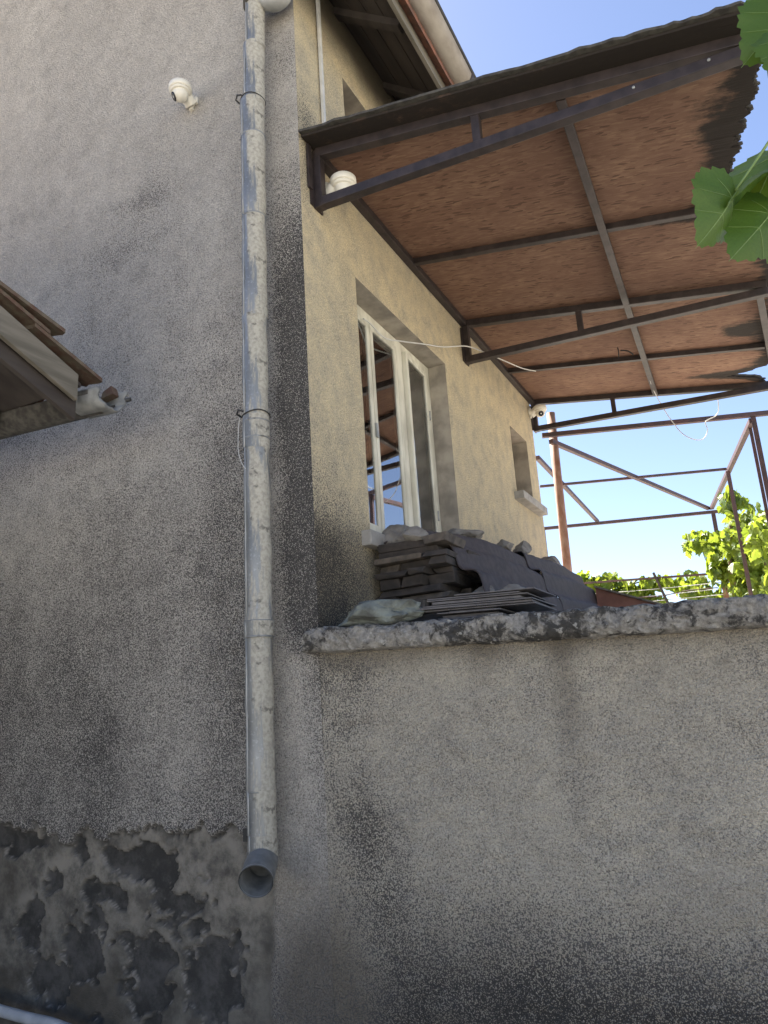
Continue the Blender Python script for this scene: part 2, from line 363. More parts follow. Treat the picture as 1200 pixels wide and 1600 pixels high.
def front_fn(X, Z):
    wx = X+.10*(fbm(X*9, Z*9, 21)-.5)+.05*(vn(X*40, Z*40, 23)-.5); wz = Z+.10*(fbm(X*9+7, Z*9, 22)-.5)+.04*(vn(X*40, Z*40, 24)-.5)
    cl = crack(X)+.05*(fbm(X*14, Z*14, 31)-.5)
    edge = .20+.06*(fbm(Z*6, Z*0, 9)-.5)
    plaster = sst(.006, -.006, Z-cl)*sst(-edge-.03+.0, -edge-.075, X)
    bare = np.zeros_like(X)
    for (a, b, c, d) in PATCH: bare = np.maximum(bare, sst(1.06, .95, np.sqrt(((wx-a)/c)**2+((wz-b)/d)**2)+.40*(fbm(X*16, Z*16, 25)-.5)))
    rn = fbm(X*7, Z*8, 41, 5)
    bare = np.maximum(bare, sst(.69, .70, rn)*sst(1.15, .9, Z))*plaster; bare = bare*sst(.16, .22, fbm(X*20, Z*20, 42))
    lift = .007*np.exp(-np.abs(Z-cl)/.02)*(Z > cl)*sst(-.25, -.4, X)        # lip of the stucco above the break
    und = .010*(fbm(X*1.5, Z*1.5, 51)-.5)+.004*(fbm(X*12, Z*12, 52)-.5)
    lip = 4*bare*(1-bare)*plaster; crack_shade = np.exp(-((Z-cl+.004)/.006)**2)*sst(.35, .55, fbm(X*4, X*0, 57))*sst(-.25, -.33, X); bare = np.maximum(bare, crack_shade)  # dark line along the crack is its shadow painted into the colour
    dep = .014*(1-plaster)+und+lift-.020*bare-.010*plaster*(fbm(X*11, Z*11, 53)-.4)
    # second, fainter break a hand below the first
    z2 = cl-.05-.03*(fbm(X*7, X*0, 55)-.5); dep = dep-.005*plaster*sst(.01, -.01, Z-z2)
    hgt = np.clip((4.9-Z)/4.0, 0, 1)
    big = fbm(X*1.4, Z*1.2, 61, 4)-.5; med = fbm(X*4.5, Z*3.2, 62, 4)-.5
    mold_shade = .05+.50*sst(.10, .72, hgt)+.45*big*sst(.0, .35, hgt)+.35*med*sst(.05, .4, hgt)  # height ramp: mould plus the wall's downward loss of light, painted in
    mold_shade += .30*gb(X, Z, -.95, 4.25, .22, .10)+.26*gb(X, Z, -1.1, 4.02, .3, .09)+.18*gb(X, Z, -.85, 4.45, .08, .25)-.10*gb(X, Z, -.8, 5.0, .8, .4)
    mold_shade += .16*gb(X, Z, -.42, 2.3, .22, .9)+.12*gb(X, Z, -1.25, 1.7, .6, .5)
    wob = .05*(fbm(X*0+1, Z*3, 63)-.5)
    strip = .80*sst(-.25+wob, -.05+wob, X)*sst(4.3, 3.2, Z)+.30*sst(-.24, -.12, X)*sst(4.4, 3.5, Z)
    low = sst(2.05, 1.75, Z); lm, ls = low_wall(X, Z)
    near = sst(-.30, -.20, X); mold_shade = mold_shade*(1-near)+near*((1-low)*(.08+strip+.45*med+.25*big)+low*lm)
    stain_shade = .75*sst(1.15, .5, Z)*(.45+fbm(X*3, Z*3, 71))*.8  # soil at the wall foot, with shade towards the ground painted in
    stain_shade = stain_shade*(1-near*low)+ls*near*low
    stain_shade = stain_shade+.4*gb(X, Z, -.09, 4.98, .11, .07)
    stain_shade = stain_shade+plaster*sst(.45, .65, fbm(X*4, Z*4, 73))*.55
    Zc = np.minimum(Z, ROOF(X)-.01)
    return X, -dep+.014, Zc, dict(mold_shade=np.clip(mold_shade, 0, 1.1), plaster=plaster, bare=bare, lip=lip, stain_shade=np.clip(stain_shade, 0, 1))
us = np.concatenate([np.arange(-3.4, -2.0, .03), np.arange(-2.0, .0001, .0075)])
us[-1] = 0.0
vz = np.concatenate([np.arange(0, .40, .03), np.arange(.40, 1.42, .0075), np.arange(1.42, 8.2, .02)])
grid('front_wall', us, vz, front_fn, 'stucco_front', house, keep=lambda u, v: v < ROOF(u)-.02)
# rest of the gable wall, out of view to the left
pydata('gable_wall', [(-7.2, .012, 0), (-3.4, .012, 0), (-3.4, .012, 8.04), (-3.6, .012, 8.2), (-7.2, .012, 5.4)], [(0, 1, 2, 3, 4)], 'stucco_front', house,
       attrs=dict(mold_shade=[.45, .45, .1, .1, .2], plaster=[0]*5, bare=[0]*5, stain_shade=[0]*5))
# ---- side wall with window openings
W1 = (.49, 1.67, 2.42, 3.75); W2 = (3.01, 3.46, 3.20, 3.76); W3 = (.478, 1.40, 4.45, 4.97)
def brk(lo, hi, cuts, step):
    c = sorted(set([lo, hi]+[k for k in cuts if lo < k < hi])); out = []
    for a, b in zip(c, c[1:]): m = max(1, int(round((b-a)/step))); out += [a+(b-a)*i/m for i in range(m)]
    return np.array(out+[hi])
def side_fn(Y, Z):
    und = .010*(fbm(Y*1.6, Z*1.6, 81)-.5)+.003*(fbm(Y*14, Z*14, 82)-.5); und = und*sst(0, .1, Y)*sst(3.72, 3.6, Y)
    med = fbm(Y*4, Z*3, 83)-.5
    mold_shade = .05+.10*med+.55*sst(.6, .02, Y)*sst(2.95, 2.2, Z+.2*med)+.5*gb(Y, Z, .08, 4.36, .09, .16)+.25*gb(Y, Z, .06, 4.05, .06, .2)
    mold_shade += .35*sst(2.6, 2.2, Z+.22*med)*sst(1.2, .1, Y)
    stain_shade = 1.5*sst(5.0, 5.36, Z+.10*(fbm(Y*5, Z*5, 84)-.5))+.25*gb(Y, Z, 2.3, 4.1, 1.6, .12)+.3*gb(Y, Z, 3.4, 3.12, .3, .1)
    stain_shade += .5*sst(2.5, 2.3, Z)*sst(.7, .3, Y)
    return und, Y, Z, dict(mold_shade=np.clip(mold_shade, 0, 1.1), plaster=Y*0, bare=Y*0, stain_shade=np.clip(stain_shade, 0, 1.2))
ys = brk(0, 3.72, W1[:2]+W2[:2]+W3[:2], .02); zs = brk(1.5, 5.46, W1[2:]+W2[2:]+W3[2:], .02)
def hole(u, v):
    k = np.ones_like(u, bool)
    for a, b, c, d in (W1, W2, W3): k &= ~((u > a) & (u < b) & (v > c) & (v < d))
    return k
grid('side_wall', ys, zs, side_fn, 'stucco_side', house, keep=hole)
pydata('back_wall', [(0, 3.72, 0), (-7.2, 3.72, 0), (-7.2, 3.72, 5.4), (-3.6, 3.72, 8.2), (0, 3.72, 5.4)], [(0, 1, 2, 3, 4)], 'reveal', house)
pydata('far_side_wall', [(-7.2, 3.72, 0), (-7.2, 0, 0), (-7.2, 0, 5.4), (-7.2, 3.72, 5.4)], [(0, 1, 2, 3)], 'reveal', house)
# ---- reveals (each opening: head, two jambs)
def reveal(w, dep, parent, mat='reveal'):
    a, b, c, d = w; bm = bmesh.new()
    for q in (((0, a, d), (0, b, d), (-dep, b, d), (-dep, a, d)), ((0, a, c), (0, a, d), (-dep, a, d), (-dep, a, c)),
              ((0, b, c), (-dep, b, c), (-dep, b, d), (0, b, d)), ((0, a, c), (-dep, a, c), (-dep, b, c), (0, b, c))):
        bm.faces.new([bm.verts.new((p[0]+.001, p[1], p[2])) for p in q])
    return build('reveal', bm, mat, parent)
win = empty('window'); win.parent = house; tag(win, 'three-light window with old cream painted sashes')
reveal(W1, .20, win)
FX = -.115
fr = bmesh.new()
y0, y1, z0, z1 = W1
for a, b in (((FX-.06, y0+.002, z0+.002), (FX, y0+.05, z1-.002)), ((FX-.06, y1-.055, z0+.002), (FX, y1-.002, z1-.002)), ((FX-.06, y0+.05, z1-.055), (FX, y1-.055, z1-.002)),
             ((FX-.06, y0+.05, z0+.002), (FX, y1-.055, z0+.055)), ((FX-.058, 1.176, z0+.055), (FX+.004, 1.252, z1-.055))): bx(fr, a, b)
build('frame', fr, 'white_paint', win, bevel=.004)
def sash(a, b, swing=0):
    s = bmesh.new(); c, d = z0+.06, z1-.06; w = .034; x0, x1 = FX-.026, FX+.005
    for p, q in (((x0, a, c), (x1, a+w, d)), ((x0, b-w, c), (x1, b, d)), ((x0, a+w, d-w), (x1, b-w, d)), ((x0, a+w, c), (x1, b-w, c+w+.02))): bx(s, p, q)
    T = Matrix.Translation((FX, b, 0)) @ Matrix.Rotation(swing, 4, 'Z') @ Matrix.Translation((-FX, -b, 0))
    bmesh.ops.transform(s, matrix=T, verts=s.verts)
    build('sash', s, 'white_paint', win, bevel=.004)
    g = bmesh.new(); bx(g, (FX-.006, a+w-.006, c+w), (FX-.002, b-w+.006, d-w+.006)); bmesh.ops.transform(g, matrix=T, verts=g.verts)
    build('pane', g, 'glass', win)
sash(.543, .838); sash(.844, 1.172); sash(1.256, 1.612, R(4))
for y_ in (.548, 1.612):
    for z_ in (2.75, 3.40): tube('hinge', [(FX+.008, y_, z_-.03), (FX+.008, y_, z_+.03)], .006, 'zinc', win, 8)
box('latch', (FX+.006, .829, 3.02), (FX+.018, .853, 3.10), 'zinc', win, .003)
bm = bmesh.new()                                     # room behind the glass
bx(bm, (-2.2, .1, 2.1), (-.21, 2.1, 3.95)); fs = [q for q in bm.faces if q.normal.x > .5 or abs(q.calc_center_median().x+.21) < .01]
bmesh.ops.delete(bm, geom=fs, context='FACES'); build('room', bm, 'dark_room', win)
cv = []; cf = []
for i in range(41):
    y = 1.17+.5*i/40
    for z in (2.45, 3.74): cv.append((-.25+.012*math.sin(i*1.1), y, z))
for i in range(40): cf.append((2*i, 2*i+2, 2*i+3, 2*i+1))
pydata('curtain', cv, cf, 'curtain', win, True)
sw = empty('window'); sw.parent = house; tag(sw, 'small recessed window with a projecting stone sill')
reveal(W2, .16, sw); box('shutter', (-.16, W2[0], W2[2]), (-.14, W2[1], W2[3]), 'wood_brown', sw)
bm = bmesh.new(); bx(bm, (-.10, 2.93, 3.135), (.075, 3.60, 3.198)); build('sill', bm, 'concrete', sw, bevel=.006)
aw = empty('window'); aw.parent = house; tag(aw, 'attic window just above the porch roof')
reveal(W3, .16, aw, 'reveal'); box('shutter', (-.17, W3[0], W3[2]), (-.15, W3[1], W3[3]), 'wood_brown', aw)
# main window sill stub, broken stone at the near end
bm = bmesh.new(); bx(bm, (-.09, .40, 2.345), (.05, 1.74, 2.417)); build('sill', bm, 'concrete', win, bevel=.008)
# ---- roof: boards and rafters under the eave
roof = empty('roof'); roof.parent = house
def rp(x, y, dz=0): return (x, y, ROOF(x)+dz)
XE = .40
for k in range(7):                                   # soffit boards, laid along the eave
    xa = -.28+.097*k; bm = bmesh.new()
    vsb = [rp(xa, -.22), rp(xa+.091, -.22), rp(xa+.091, 4.1), rp(xa, 4.1)]
    b_ = [bm.verts.new(p) for p in vsb]; t_ = [bm.verts.new((p[0]+.012, p[1], p[2]+.016)) for p in vsb]
    for q in ((3, 2, 1, 0),): bm.faces.new([b_[i] for i in q]); bm.faces.new([t_[i] for i in (0, 1, 2, 3)])
    for i in range(4): bm.faces.new((b_[i], b_[(i+1) % 4], t_[(i+1) % 4], t_[i]))
    build('soffit_board', bm, 'wood_dark', roof)
for y in (-.15, .45, 1.05, 1.65, 2.25, 2.85, 3.45):
    bar_obj('rafter', (-.02, y, ROOF(-.02)-.022), (XE-.02, y, ROOF(XE-.02)-.022), .06, 'wood_dark', roof, h=.04)
bar_obj('fascia', (XE+.015, -.22, ROOF(XE)-.01), (XE+.015, 4.1, ROOF(XE)-.01), .022, 'wood_grey', roof, h=.12)
pydata('covering', [(.47, -.24, ROOF(.47)+.03), (.47, 4.12, ROOF(.47)+.03), (-3.6, 4.12, 8.28), (-3.6, -.24, 8.28), (-7.67, 4.12, ROOF(.47)+.03), (-7.67, -.24, ROOF(.47)+.03),
                    (.47, -.24, ROOF(.47)+.09), (.47, 4.12, ROOF(.47)+.09), (-3.6, 4.12, 8.34), (-3.6, -.24, 8.34), (-7.67, 4.12, ROOF(.47)+.09), (-7.67, -.24, ROOF(.47)+.09)],
       [(0, 1, 2, 3), (3, 2, 4, 5), (9, 8, 7, 6), (11, 10, 8, 9), (0, 6, 7, 1), (4, 10, 11, 5), (0, 3, 9, 6), (3, 5, 11, 9), (1, 7, 8, 2), (2, 8, 10, 4)], 'tile', roof)

# roof gutter
gut = empty('roof_gutter', (0, 0, 0), 'stained half-round metal gutter along the roof eave above the porch', 'gutter')
def trough(bm, p, q, r, n=10, a0=180, a1=360, th=.004):
    p = Vector(p); q = Vector(q); d = (q-p).normalized(); s = d.cross(Vector((0, 0, 1))).normalized(); u = s.cross(d)
    rows = []
    for rr in (r, r-th):
        for c in (p, q):
            rows.append([bm.verts.new(c+(s*math.cos(R(a0+(a1-a0)*k/n))+u*math.sin(R(a0+(a1-a0)*k/n)))*rr) for k in range(n+1)])
    o0, o1, i0, i1 = rows
    for k in range(n):
        bm.faces.new((o0[k], o0[k+1], o1[k+1], o1[k])); bm.faces.new((i0[k], i1[k], i1[k+1], i0[k+1]))
        bm.faces.new((o0[k], i0[k], i0[k+1], o0[k+1])); bm.faces.new((o1[k], o1[k+1], i1[k+1], i1[k]))
    for k in (0, n): bm.faces.new((o0[k], o1[k], i1[k], i0[k]))
bm = bmesh.new(); trough(bm, (.505, -.3, 5.165), (.505, 4.1, 5.165), .068, 14); build('trough', bm, 'old_gutter', gut, True)
bm = bmesh.new(); sweep(bm, [(.573, -.3, 5.168), (.573, 4.1, 5.168)], .011, 8); build('rolled_edge', bm, 'wire_black', gut, True)
for y in (.2, 1.0, 1.8, 2.6, 3.4):
    bm = bmesh.new(); trough(bm, (.505, y, 5.165), (.505, y+.03, 5.165), .073, 12); build('bracket', bm, 'steel', gut, True)
bm = bmesh.new(); trough(bm, (.505, 1.02+.0, 5.165), (.505, 1.07, 5.165), .0705, 12); o = build('joint', bm, 'rust', gut, True); tag(o, 'rusty red joint band')

# ================================================================== DOWNPIPE
dp = empty('downpipe', (-.21, -.095, 1.1), 'galvanised metal downpipe with flaking cream paint on the house corner', 'downpipe')
def axis(z): return Vector((-.222+.010*(z-1.2)+.0025*(z-2.7)**2*.6, -.095, z))
def psec(za, zb, ra, rb, dx=0.0):
    bm = bmesh.new(); pts = []; rad = []
    m = max(2, int((zb-za)/.06))
    for i in range(m+1):
        z = za+(zb-za)*i/m; p = axis(z)+Vector((dx, 0, 0)); pts.append(p); rad.append(ra+(rb-ra)*i/m+.0018*math.sin(z*23)+.0012*math.sin(z*61))
    sweep(bm, pts, rad, 28, False)
    o = build('pipe_section', bm, 'pipe', None, True)
    seam = [axis(za+.004+(zb-za-.008)*i/4)+Vector((dx-.022, -(ra+rb)/2*.93, 0)) for i in range(5)]
    tube('folded_seam', seam, .0035, 'zinc', dp, 6)
    c = axis((za+zb)/2); o.data.transform(Matrix.Translation(-c)); o.parent = dp; o.location = c-dp.location
    return o
for za, zb, ra, rb, dx in ((4.73, 5.00, .0465, .046, .016), (4.41, 4.75, .0500, .0500, .008), (4.22, 4.43, .0560, .0565, -.003), (3.80, 4.235, .0545, .0550, .0), (3.30, 3.81, .0545, .0540, .001),
                           (2.83, 3.31, .0535, .0545, -.001), (2.70, 2.845, .0560, .0560, .0), (1.985, 2.71, .0540, .0530, .001), (1.925, 1.99, .0565, .0565, .0), (1.36, 1.93, .0540, .0530, -.001), (1.215, 1.37, .0550, .055, .001), (1.135, 1.22, .0525, .0530, .003)):
    psec(za, zb, ra, rb, dx)
for z, r in ((2.745, .0575), (2.82, .0575), (1.99, .0580), (1.93, .0580), (4.235, .0575), (3.805, .0560), (1.365, .0565)):
    bm = bmesh.new(); pts = [axis(z)+Vector((0, 0, d)) for d in (-.005, -.003, .003, .005)]; sweep(bm, pts, [r-.004, r, r, r-.004], 28, False); build('seam', bm, 'pipe', dp, True)
# shoe at the foot, mouth turned out towards the yard
e0 = axis(1.16); mouth = Vector((-.155, -.222, 1.085))
bm = bmesh.new()
path = [e0, e0+Vector((.002, -.002, -.03)), e0+(mouth-e0)*.35+Vector((0, .006, -.012)), mouth]
sweep(bm, path, [.0555, .0565, .0575, .0600], 28, False)
sweep(bm, [mouth+(mouth-path[2]).normalized()*.001, path[2], path[1]], [.0575, .0550, .054], 28, False)
build('shoe', bm, 'zinc_dull', dp, True)
ringd = (mouth-path[2]).normalized(); bm = bmesh.new(); sweep(bm, [mouth-ringd*.004, mouth+ringd*.002], [.0608, .0608], 28, False); sweep(bm, [mouth+ringd*.002, mouth-ringd*.004], [.0572, .0572], 28, False); build('rim', bm, 'zinc', dp, True)
# head: dark collar and the branch that comes round the corner from the eave
bm = bmesh.new(); sweep(bm, [axis(4.985)+Vector((.012, 0, 0)), axis(5.03)+Vector((.012, 0, 0)), axis(5.10)+Vector((.02, 0, 0))], [.054, .056, .058], 24, True); build('collar', bm, 'felt', dp, True)
tube('branch', smooth_path([(-.13, -.10, 5.04), (-.08, -.085, 4.985), (-.015, -.075, 4.99), (.10, -.12, 5.07), (.42, -.18, 5.12), (.505, -.18, 5.11)], 6), .045, 'zinc', dp, 18)
# wire ties
for z in (4.435, 2.853):
    pts = [axis(z)+Vector((math.cos(a)*.0585, math.sin(a)*.0585, .006*math.sin(a*2+z))) for a in [2*math.pi*k/24 for k in range(25)]]
    tube('wire_tie', pts, .0028, 'wire_black', dp, 6)
    p = axis(z); tube('wire_tie', [p+Vector((-.058, -.02, 0)), p+Vector((-.066, -.045, .008)), p+Vector((-.05, -.055, .02)), p+Vector((-.025, -.056, .008))], .004, 'wire_black', dp, 6)
p = axis(2.84); tube('loose_wire', smooth_path([p+Vector((-.062, -.03, .01)), p+Vector((-.066, -.035, -.06)), p+Vector((-.060, -.045, -.14)), p+Vector((-.035, -.060, -.2)), p+Vector((-.012, -.062, -.235))]), .0018, 'wire_white', dp, 6)
box('wall_bracket', (-.30, -.10, 1.19), (-.27, .005, 1.235), 'wire_black', dp)

# thin white cable duct on the side wall above the porch roof
cd_ = bmesh.new(); bx(cd_, (.006, .214, 4.30), (.022, .234, 5.42)); tag(build('cable_duct', cd_, 'wire_white', bevel=.002), 'thin white cable duct running up the side wall to the eave', 'cable duct')

# ================================================================== SECURITY CAMERAS
def lathe(bm, prof, n=24, T=Matrix.Identity(4)):
    rings = [[bm.verts.new(T @ Vector((r*math.cos(2*math.pi*k/n), r*math.sin(2*math.pi*k/n), z))) for k in range(n)] for r, z in prof]
    for a, b in zip(rings, rings[1:]):
        for k in range(n): bm.faces.new((a[k], a[(k+1) % n], b[(k+1) % n], b[k]))
    bm.faces.new(rings[0][::-1]); bm.faces.new(rings[-1])
def sec_cam(loc, rz, look, label, s=1.0):
    """wall plate at the origin (wall plane is local -X side), arm out along +X, turret hanging under it"""
    t = empty('security_camera', loc, label, 'camera', 'dome security cameras on the house'); t.rotation_euler = (0, 0, rz); t.scale = (s, s, s)
    def part(name, bm, mat, par=t, sm=True):
        bmesh.ops.recalc_face_normals(bm, faces=bm.faces); me = bpy.data.meshes.new(name); bm.to_mesh(me); bm.free()
        if sm: me.polygons.foreach_set('use_smooth', [True]*len(me.polygons))
        me.materials.append(M[mat]); o = bpy.data.objects.new(name, me); COL.objects.link(o); o.parent = par; return o
    bm = bmesh.new(); vsx = bx(bm, (0, -.042, -.05), (.016, .042, .05)); bmesh.ops.bevel(bm, geom=[e for e in bm.edges if abs((e.verts[0].co-e.verts[1].co).x) > .01], offset=.03, segments=5, affect='EDGES'); part('wall_plate', bm, 'cam_white', sm=False)
    bm = bmesh.new(); sweep(bm, smooth_path([(.01, 0, -.022), (.04, 0, .0), (.07, 0, .018), (.095, 0, .022)], 4), [.034]*3+[.036]*7+[.036]*3, 18); part('arm', bm, 'cam_white')
    bm = bmesh.new(); lathe(bm, [(.034, .046), (.054, .043), (.063, .034), (.064, .012), (.061, .004), (.056, .003)], 28, Matrix.Translation((.098, 0, 0))); part('cap', bm, 'cam_white')
    bm = bmesh.new(); lathe(bm, [(.056, .004), (.056, -.006), (.050, -.011)], 28, Matrix.Translation((.098, 0, 0))); part('neck_ring', bm, 'cam_white')
    bm = bmesh.new(); bmesh.ops.create_uvsphere(bm, u_segments=24, v_segments=14, radius=.044, matrix=Matrix.Translation((.098, 0, -.018))); ball = part('ball', bm, 'cam_white')
    L = Vector(look).normalized(); q = L.to_track_quat('Z', 'Y').to_matrix().to_4x4()
    bm = bmesh.new(); lathe(bm, [(.024, .033), (.025, .0415), (.021, .044), (.014, .0432)], 20, Matrix.Translation((.098, 0, -.018)) @ q); part('lens', bm, 'lens', ball)
    return t
sec_cam((-.630, -.002, 4.715), R(-90), (.55, -.65, -.45), 'white dome security camera high on the front wall left of the downpipe', .92)
sec_cam((.004, .225, 4.070), 0, (.35, -.3, -.9), 'white dome security camera under the near corner of the porch roof', 1.0)
sec_cam((.004, 3.67, 4.085), 0, (.35, -.75, -.5), 'white dome security camera at the far end of the porch roof', .95)

# ================================================================== TERRACE
def ztop(x): return 1.945-.043*x
tw = empty('terrace_wall', (0, 0, 0), 'grey stucco terrace wall with damp stains and painted shade below the concrete slab', 'wall')
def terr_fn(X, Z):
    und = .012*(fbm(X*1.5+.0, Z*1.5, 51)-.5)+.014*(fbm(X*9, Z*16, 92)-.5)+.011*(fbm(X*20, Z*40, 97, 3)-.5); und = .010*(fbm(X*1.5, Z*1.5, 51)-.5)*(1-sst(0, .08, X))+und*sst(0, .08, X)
    mold_shade, stain_shade = low_wall(X, Z)
    return X, -und, np.minimum(Z, ztop(X)-.06), dict(mold_shade=np.clip(mold_shade, 0, 1.1), plaster=X*0, bare=X*0, stain_shade=np.clip(stain_shade, 0, 1))
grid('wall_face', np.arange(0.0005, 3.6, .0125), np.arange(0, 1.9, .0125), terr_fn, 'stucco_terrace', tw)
pydata('return_wall', [(3.59, 0, 0), (3.59, 9.5, 0), (3.59, 9.5, 1.75), (3.59, 0, 1.75)], [(0, 1, 2, 3)], 'stucco_terrace', tw, attrs=dict(mold_shade=[.3]*4, plaster=[0]*4, bare=[0]*4, stain_shade=[0]*4))
# slab: rough broken front edge, closed profile swept along x
xs = np.arange(-.035, 3.66, .0125); prof = []
P0 = [(9.6, 0), (2.0, 0), (.5, 0), (.15, 0), (.06, 0), (0, 0), (-.03, 0), (-.05, -.004), (-.062, -.012), (-.068, -.022), (-.07, -.034), (-.07, -.046), (-.07, -.058), (-.068, -.070), (-.062, -.080), (-.052, -.088), (-.03, -.092), (0, -.093), (.05, -.093), (9.6, -.093)]
nv = len(P0); v = []; arr = np.array(P0)
s_ = np.cumsum(np.concatenate([[0], np.hypot(np.diff(np.clip(arr[:, 0], -1, .3)), np.diff(arr[:, 1]))]))
for x in xs:
    amp = np.array([0, 0, 0, .002, .005, .010]+[.022]*12+[.004, 0])
    d = (fbm(np.full(nv, x*14), s_*14+3, 101, 4)-.5)*1.7*amp+(vn(np.full(nv, x*60), s_*60, 102)-.5)*.8*amp
    d = d-.020*np.clip(vn(np.full(nv, x*5), s_*8, 103)-.72, 0, 1)*(amp > .008)*3
    for k in range(nv):
        y, z = P0[k]; yy = y-d[k]*(.8 if k > 5 else 0); zz = z+(d[k]*.5 if k <= 9 else -d[k]*.3)
        v.append((x, yy, ztop(x)+zz))
nx = len(xs); f = []
for i in range(nx-1):
    for k in range(nv-1): f.append((i*nv+k, i*nv+k+1, (i+1)*nv+k+1, (i+1)*nv+k))
f.append(tuple(range(nv))); f.append(tuple((nx-1)*nv+k for k in reversed(range(nv))))
tag(pydata('terrace', v, f, 'slab', None, False), 'concrete terrace slab with a black-stained broken front edge', kind='structure')

tag(pydata('terrace_bounce_floor', [(.0, .10, ztop(0)+.006), (3.6, .10, ztop(3.6)+.006), (3.6, 9.55, ztop(3.6)+.006), (.0, 9.55, ztop(0)+.006), (0, 3.72, ztop(0)+.006), (-3.6, 3.72, ztop(0)+.006), (-3.6, 9.55, ztop(0)+.006)],
           [(0, 1, 2, 3, 4), (4, 3, 6, 5)], 'floor'), kind='structure')  # unseen pale layer added over the slab to bounce light onto the side wall
# ================================================================== PORCH ROOF (awning)
aw_ = empty('porch_roof', (0, 0, 4.2), 'porch roof of brown steel trusses under rotting strand board', 'porch roof')
TZ = lambda x: 4.215-.165*x           # centre of the top chords
XR = 1.885
def truss(y, w, lastx, low0=3.925, low1=3.845, posts=(.81,), plate=True):
    bar_obj('top_chord', (.02, y, TZ(.02)), (lastx, y, TZ(lastx)), w, 'steel', aw_)
    bar_obj('bottom_chord', (.045, y-.002, low0+.01), (lastx, y-.002, low1+.012), w, 'steel', aw_)
    bar_obj('end_post', (.024, y, low0-.014), (.024, y, TZ(0)-.02), w*.96, 'steel', aw_, up=(0, 1, 0))
    for x in posts:
        zl = low0+.01+(low1-low0)*(x/lastx)
        bar_obj('strut', (x, y, zl), (x, y, TZ(x)), w*.8, 'steel', aw_, up=(0, 1, 0))
    if plate: box('wall_plate', (.002, y-.055, low0-.01), (.010, y+.05, TZ(0)-.05), 'steel', aw_)
truss(.13, .046, XR); truss(2.08, .046, XR, posts=(.80,)); truss(3.76, .044, XR, low0=3.95, low1=3.87, posts=(.70,))
for y in (1.20, 3.00): bar_obj('purlin', (.03, y, TZ(.03)+.005), (1.86, y, TZ(1.86)+.005), .036, 'steel', aw_)
bar_obj('wall_beam', (.022, .11, TZ(.02)-.004), (.022, 3.79, TZ(.02)-.004), .042, 'steel', aw_)
bar_obj('middle_beam', (1.165, .16, TZ(1.16)-.010), (1.045, 3.74, TZ(1.04)-.010), .040, 'steel', aw_, h=.03)
bar_obj('edge_beam', (1.84, 2.10, TZ(1.86)-.015), (1.92, 3.74, TZ(1.86)-.015), .04, 'steel', aw_)
box('flat_bracket', (.004, .055, 3.99), (.016, .085, 4.23), 'steel', aw_)
for x in (1.45, 1.72): 
    bm = bmesh.new(); lathe(bm, [(.006, 0), (.006, .004), (.003, .006)], 10, Matrix.Translation((x, .104, 3.925-.043*x/1.0*.0-.06*x/1.885)) @ Matrix.Rotation(R(90), 4, 'X')); build('screw_head', bm, 'zinc', aw_)
# boards, ragged along the rotten outer edge
EDGE = [(0, 1.88), (.30, 1.89), (.50, 1.86), (.70, 1.80), (.83, 1.78), (1.0, 1.745), (1.2, 1.73), (1.33, 1.71), (1.45, 1.85), (1.6, 1.92), (2.4, 1.93), (3.2, 1.93), (3.36, 1.90), (3.43, 1.86), (3.50, 1.72), (3.56, 1.60), (3.60, 1.66), (3.66, 1.80), (3.85, 1.84)]
ey = np.array([a for a, b in EDGE]); ex = np.array([b for a, b in EDGE])
def edge_x(y): return np.interp(y, ey, ex)+.035*(fbm(y*14, y*0+2, 111)-.5)+.045*(vn(y*70, y*0, 112)-.5)*sst(.3, .6, y)+.022*(vn(y*190, y*0, 118)-.5)
def board(name, ya, yb, dz, th, mat, frag=0.0, front_noise=0.0, xin=.004):
    ny = max(8, int((yb-ya)/.006)); nxs = 46
    Y = np.linspace(ya, yb, ny)[:, None]; T = 1-(1-np.linspace(0, 1, nxs)[None, :])**1.6
    E = edge_x(Y)+frag; X = xin+(E-xin)*T; YY = Y+X*0
    if front_noise: YY[0] += front_noise*(fbm(X[0]*9, X[0]*0, 115)-.5)+front_noise*.8*(vn(X[0]*45, X[0]*0, 116)-.5)*np.where(X[0] > 1.2, 1, .35)
    Zb = 4.243-.165*X+dz-.010*fbm(X*2.5, YY*2.5, 113)-.008*sst(E-.14, E, X)*fbm(X*6, YY*9, 114)
    q = np.maximum(0, E-X)
    RT = 1.15*np.exp(-q/.07)+.62*np.exp(-q/.25)*sst(.40, .62, fbm(X*2, YY*5, 117))+.9*gb(X, YY, 1.72, 2.75, .13, .12)+.85*gb(X, YY, 1.62, 3.52, .30, .06)
    RT += (.80+.3*sst(.9, 1.8, X))*sst(.17, .10, YY)+.7*gb(X, YY, 1.55, 1.26, .35, .05)+.6*gb(X, YY, 1.75, .75, .13, .35)
    v = [tuple(p) for p in np.stack([X, YY, Zb], -1).reshape(-1, 3)]; rot = np.minimum(RT, 1.4).ravel().tolist()
    n0 = len(v); v += [(x, y, z+th) for x, y, z in v]; rot += rot; f = []
    I = lambda j, i: j*nxs+i
    for j in range(ny-1):
        for i in range(nxs-1):
            f.append((I(j, i), I(j+1, i), I(j+1, i+1), I(j, i+1))); f.append((n0+I(j, i), n0+I(j, i+1), n0+I(j+1, i+1), n0+I(j+1, i)))
    for j in range(ny-1):
        for i in (0, nxs-1): f.append((I(j, i), n0+I(j, i), n0+I(j+1, i), I(j+1, i)))
    for i in range(nxs-1):
        for j in (0, ny-1): f.append((I(j, i), I(j, i+1), n0+I(j, i+1), n0+I(j, i)))
    return pydata(name, v, f, mat, aw_, False, dict(rot=rot))
board('strand_board', .015, 1.198, 0, .012, 'osb'); board('strand_board', 1.203, 2.078, .0, .012, 'osb')
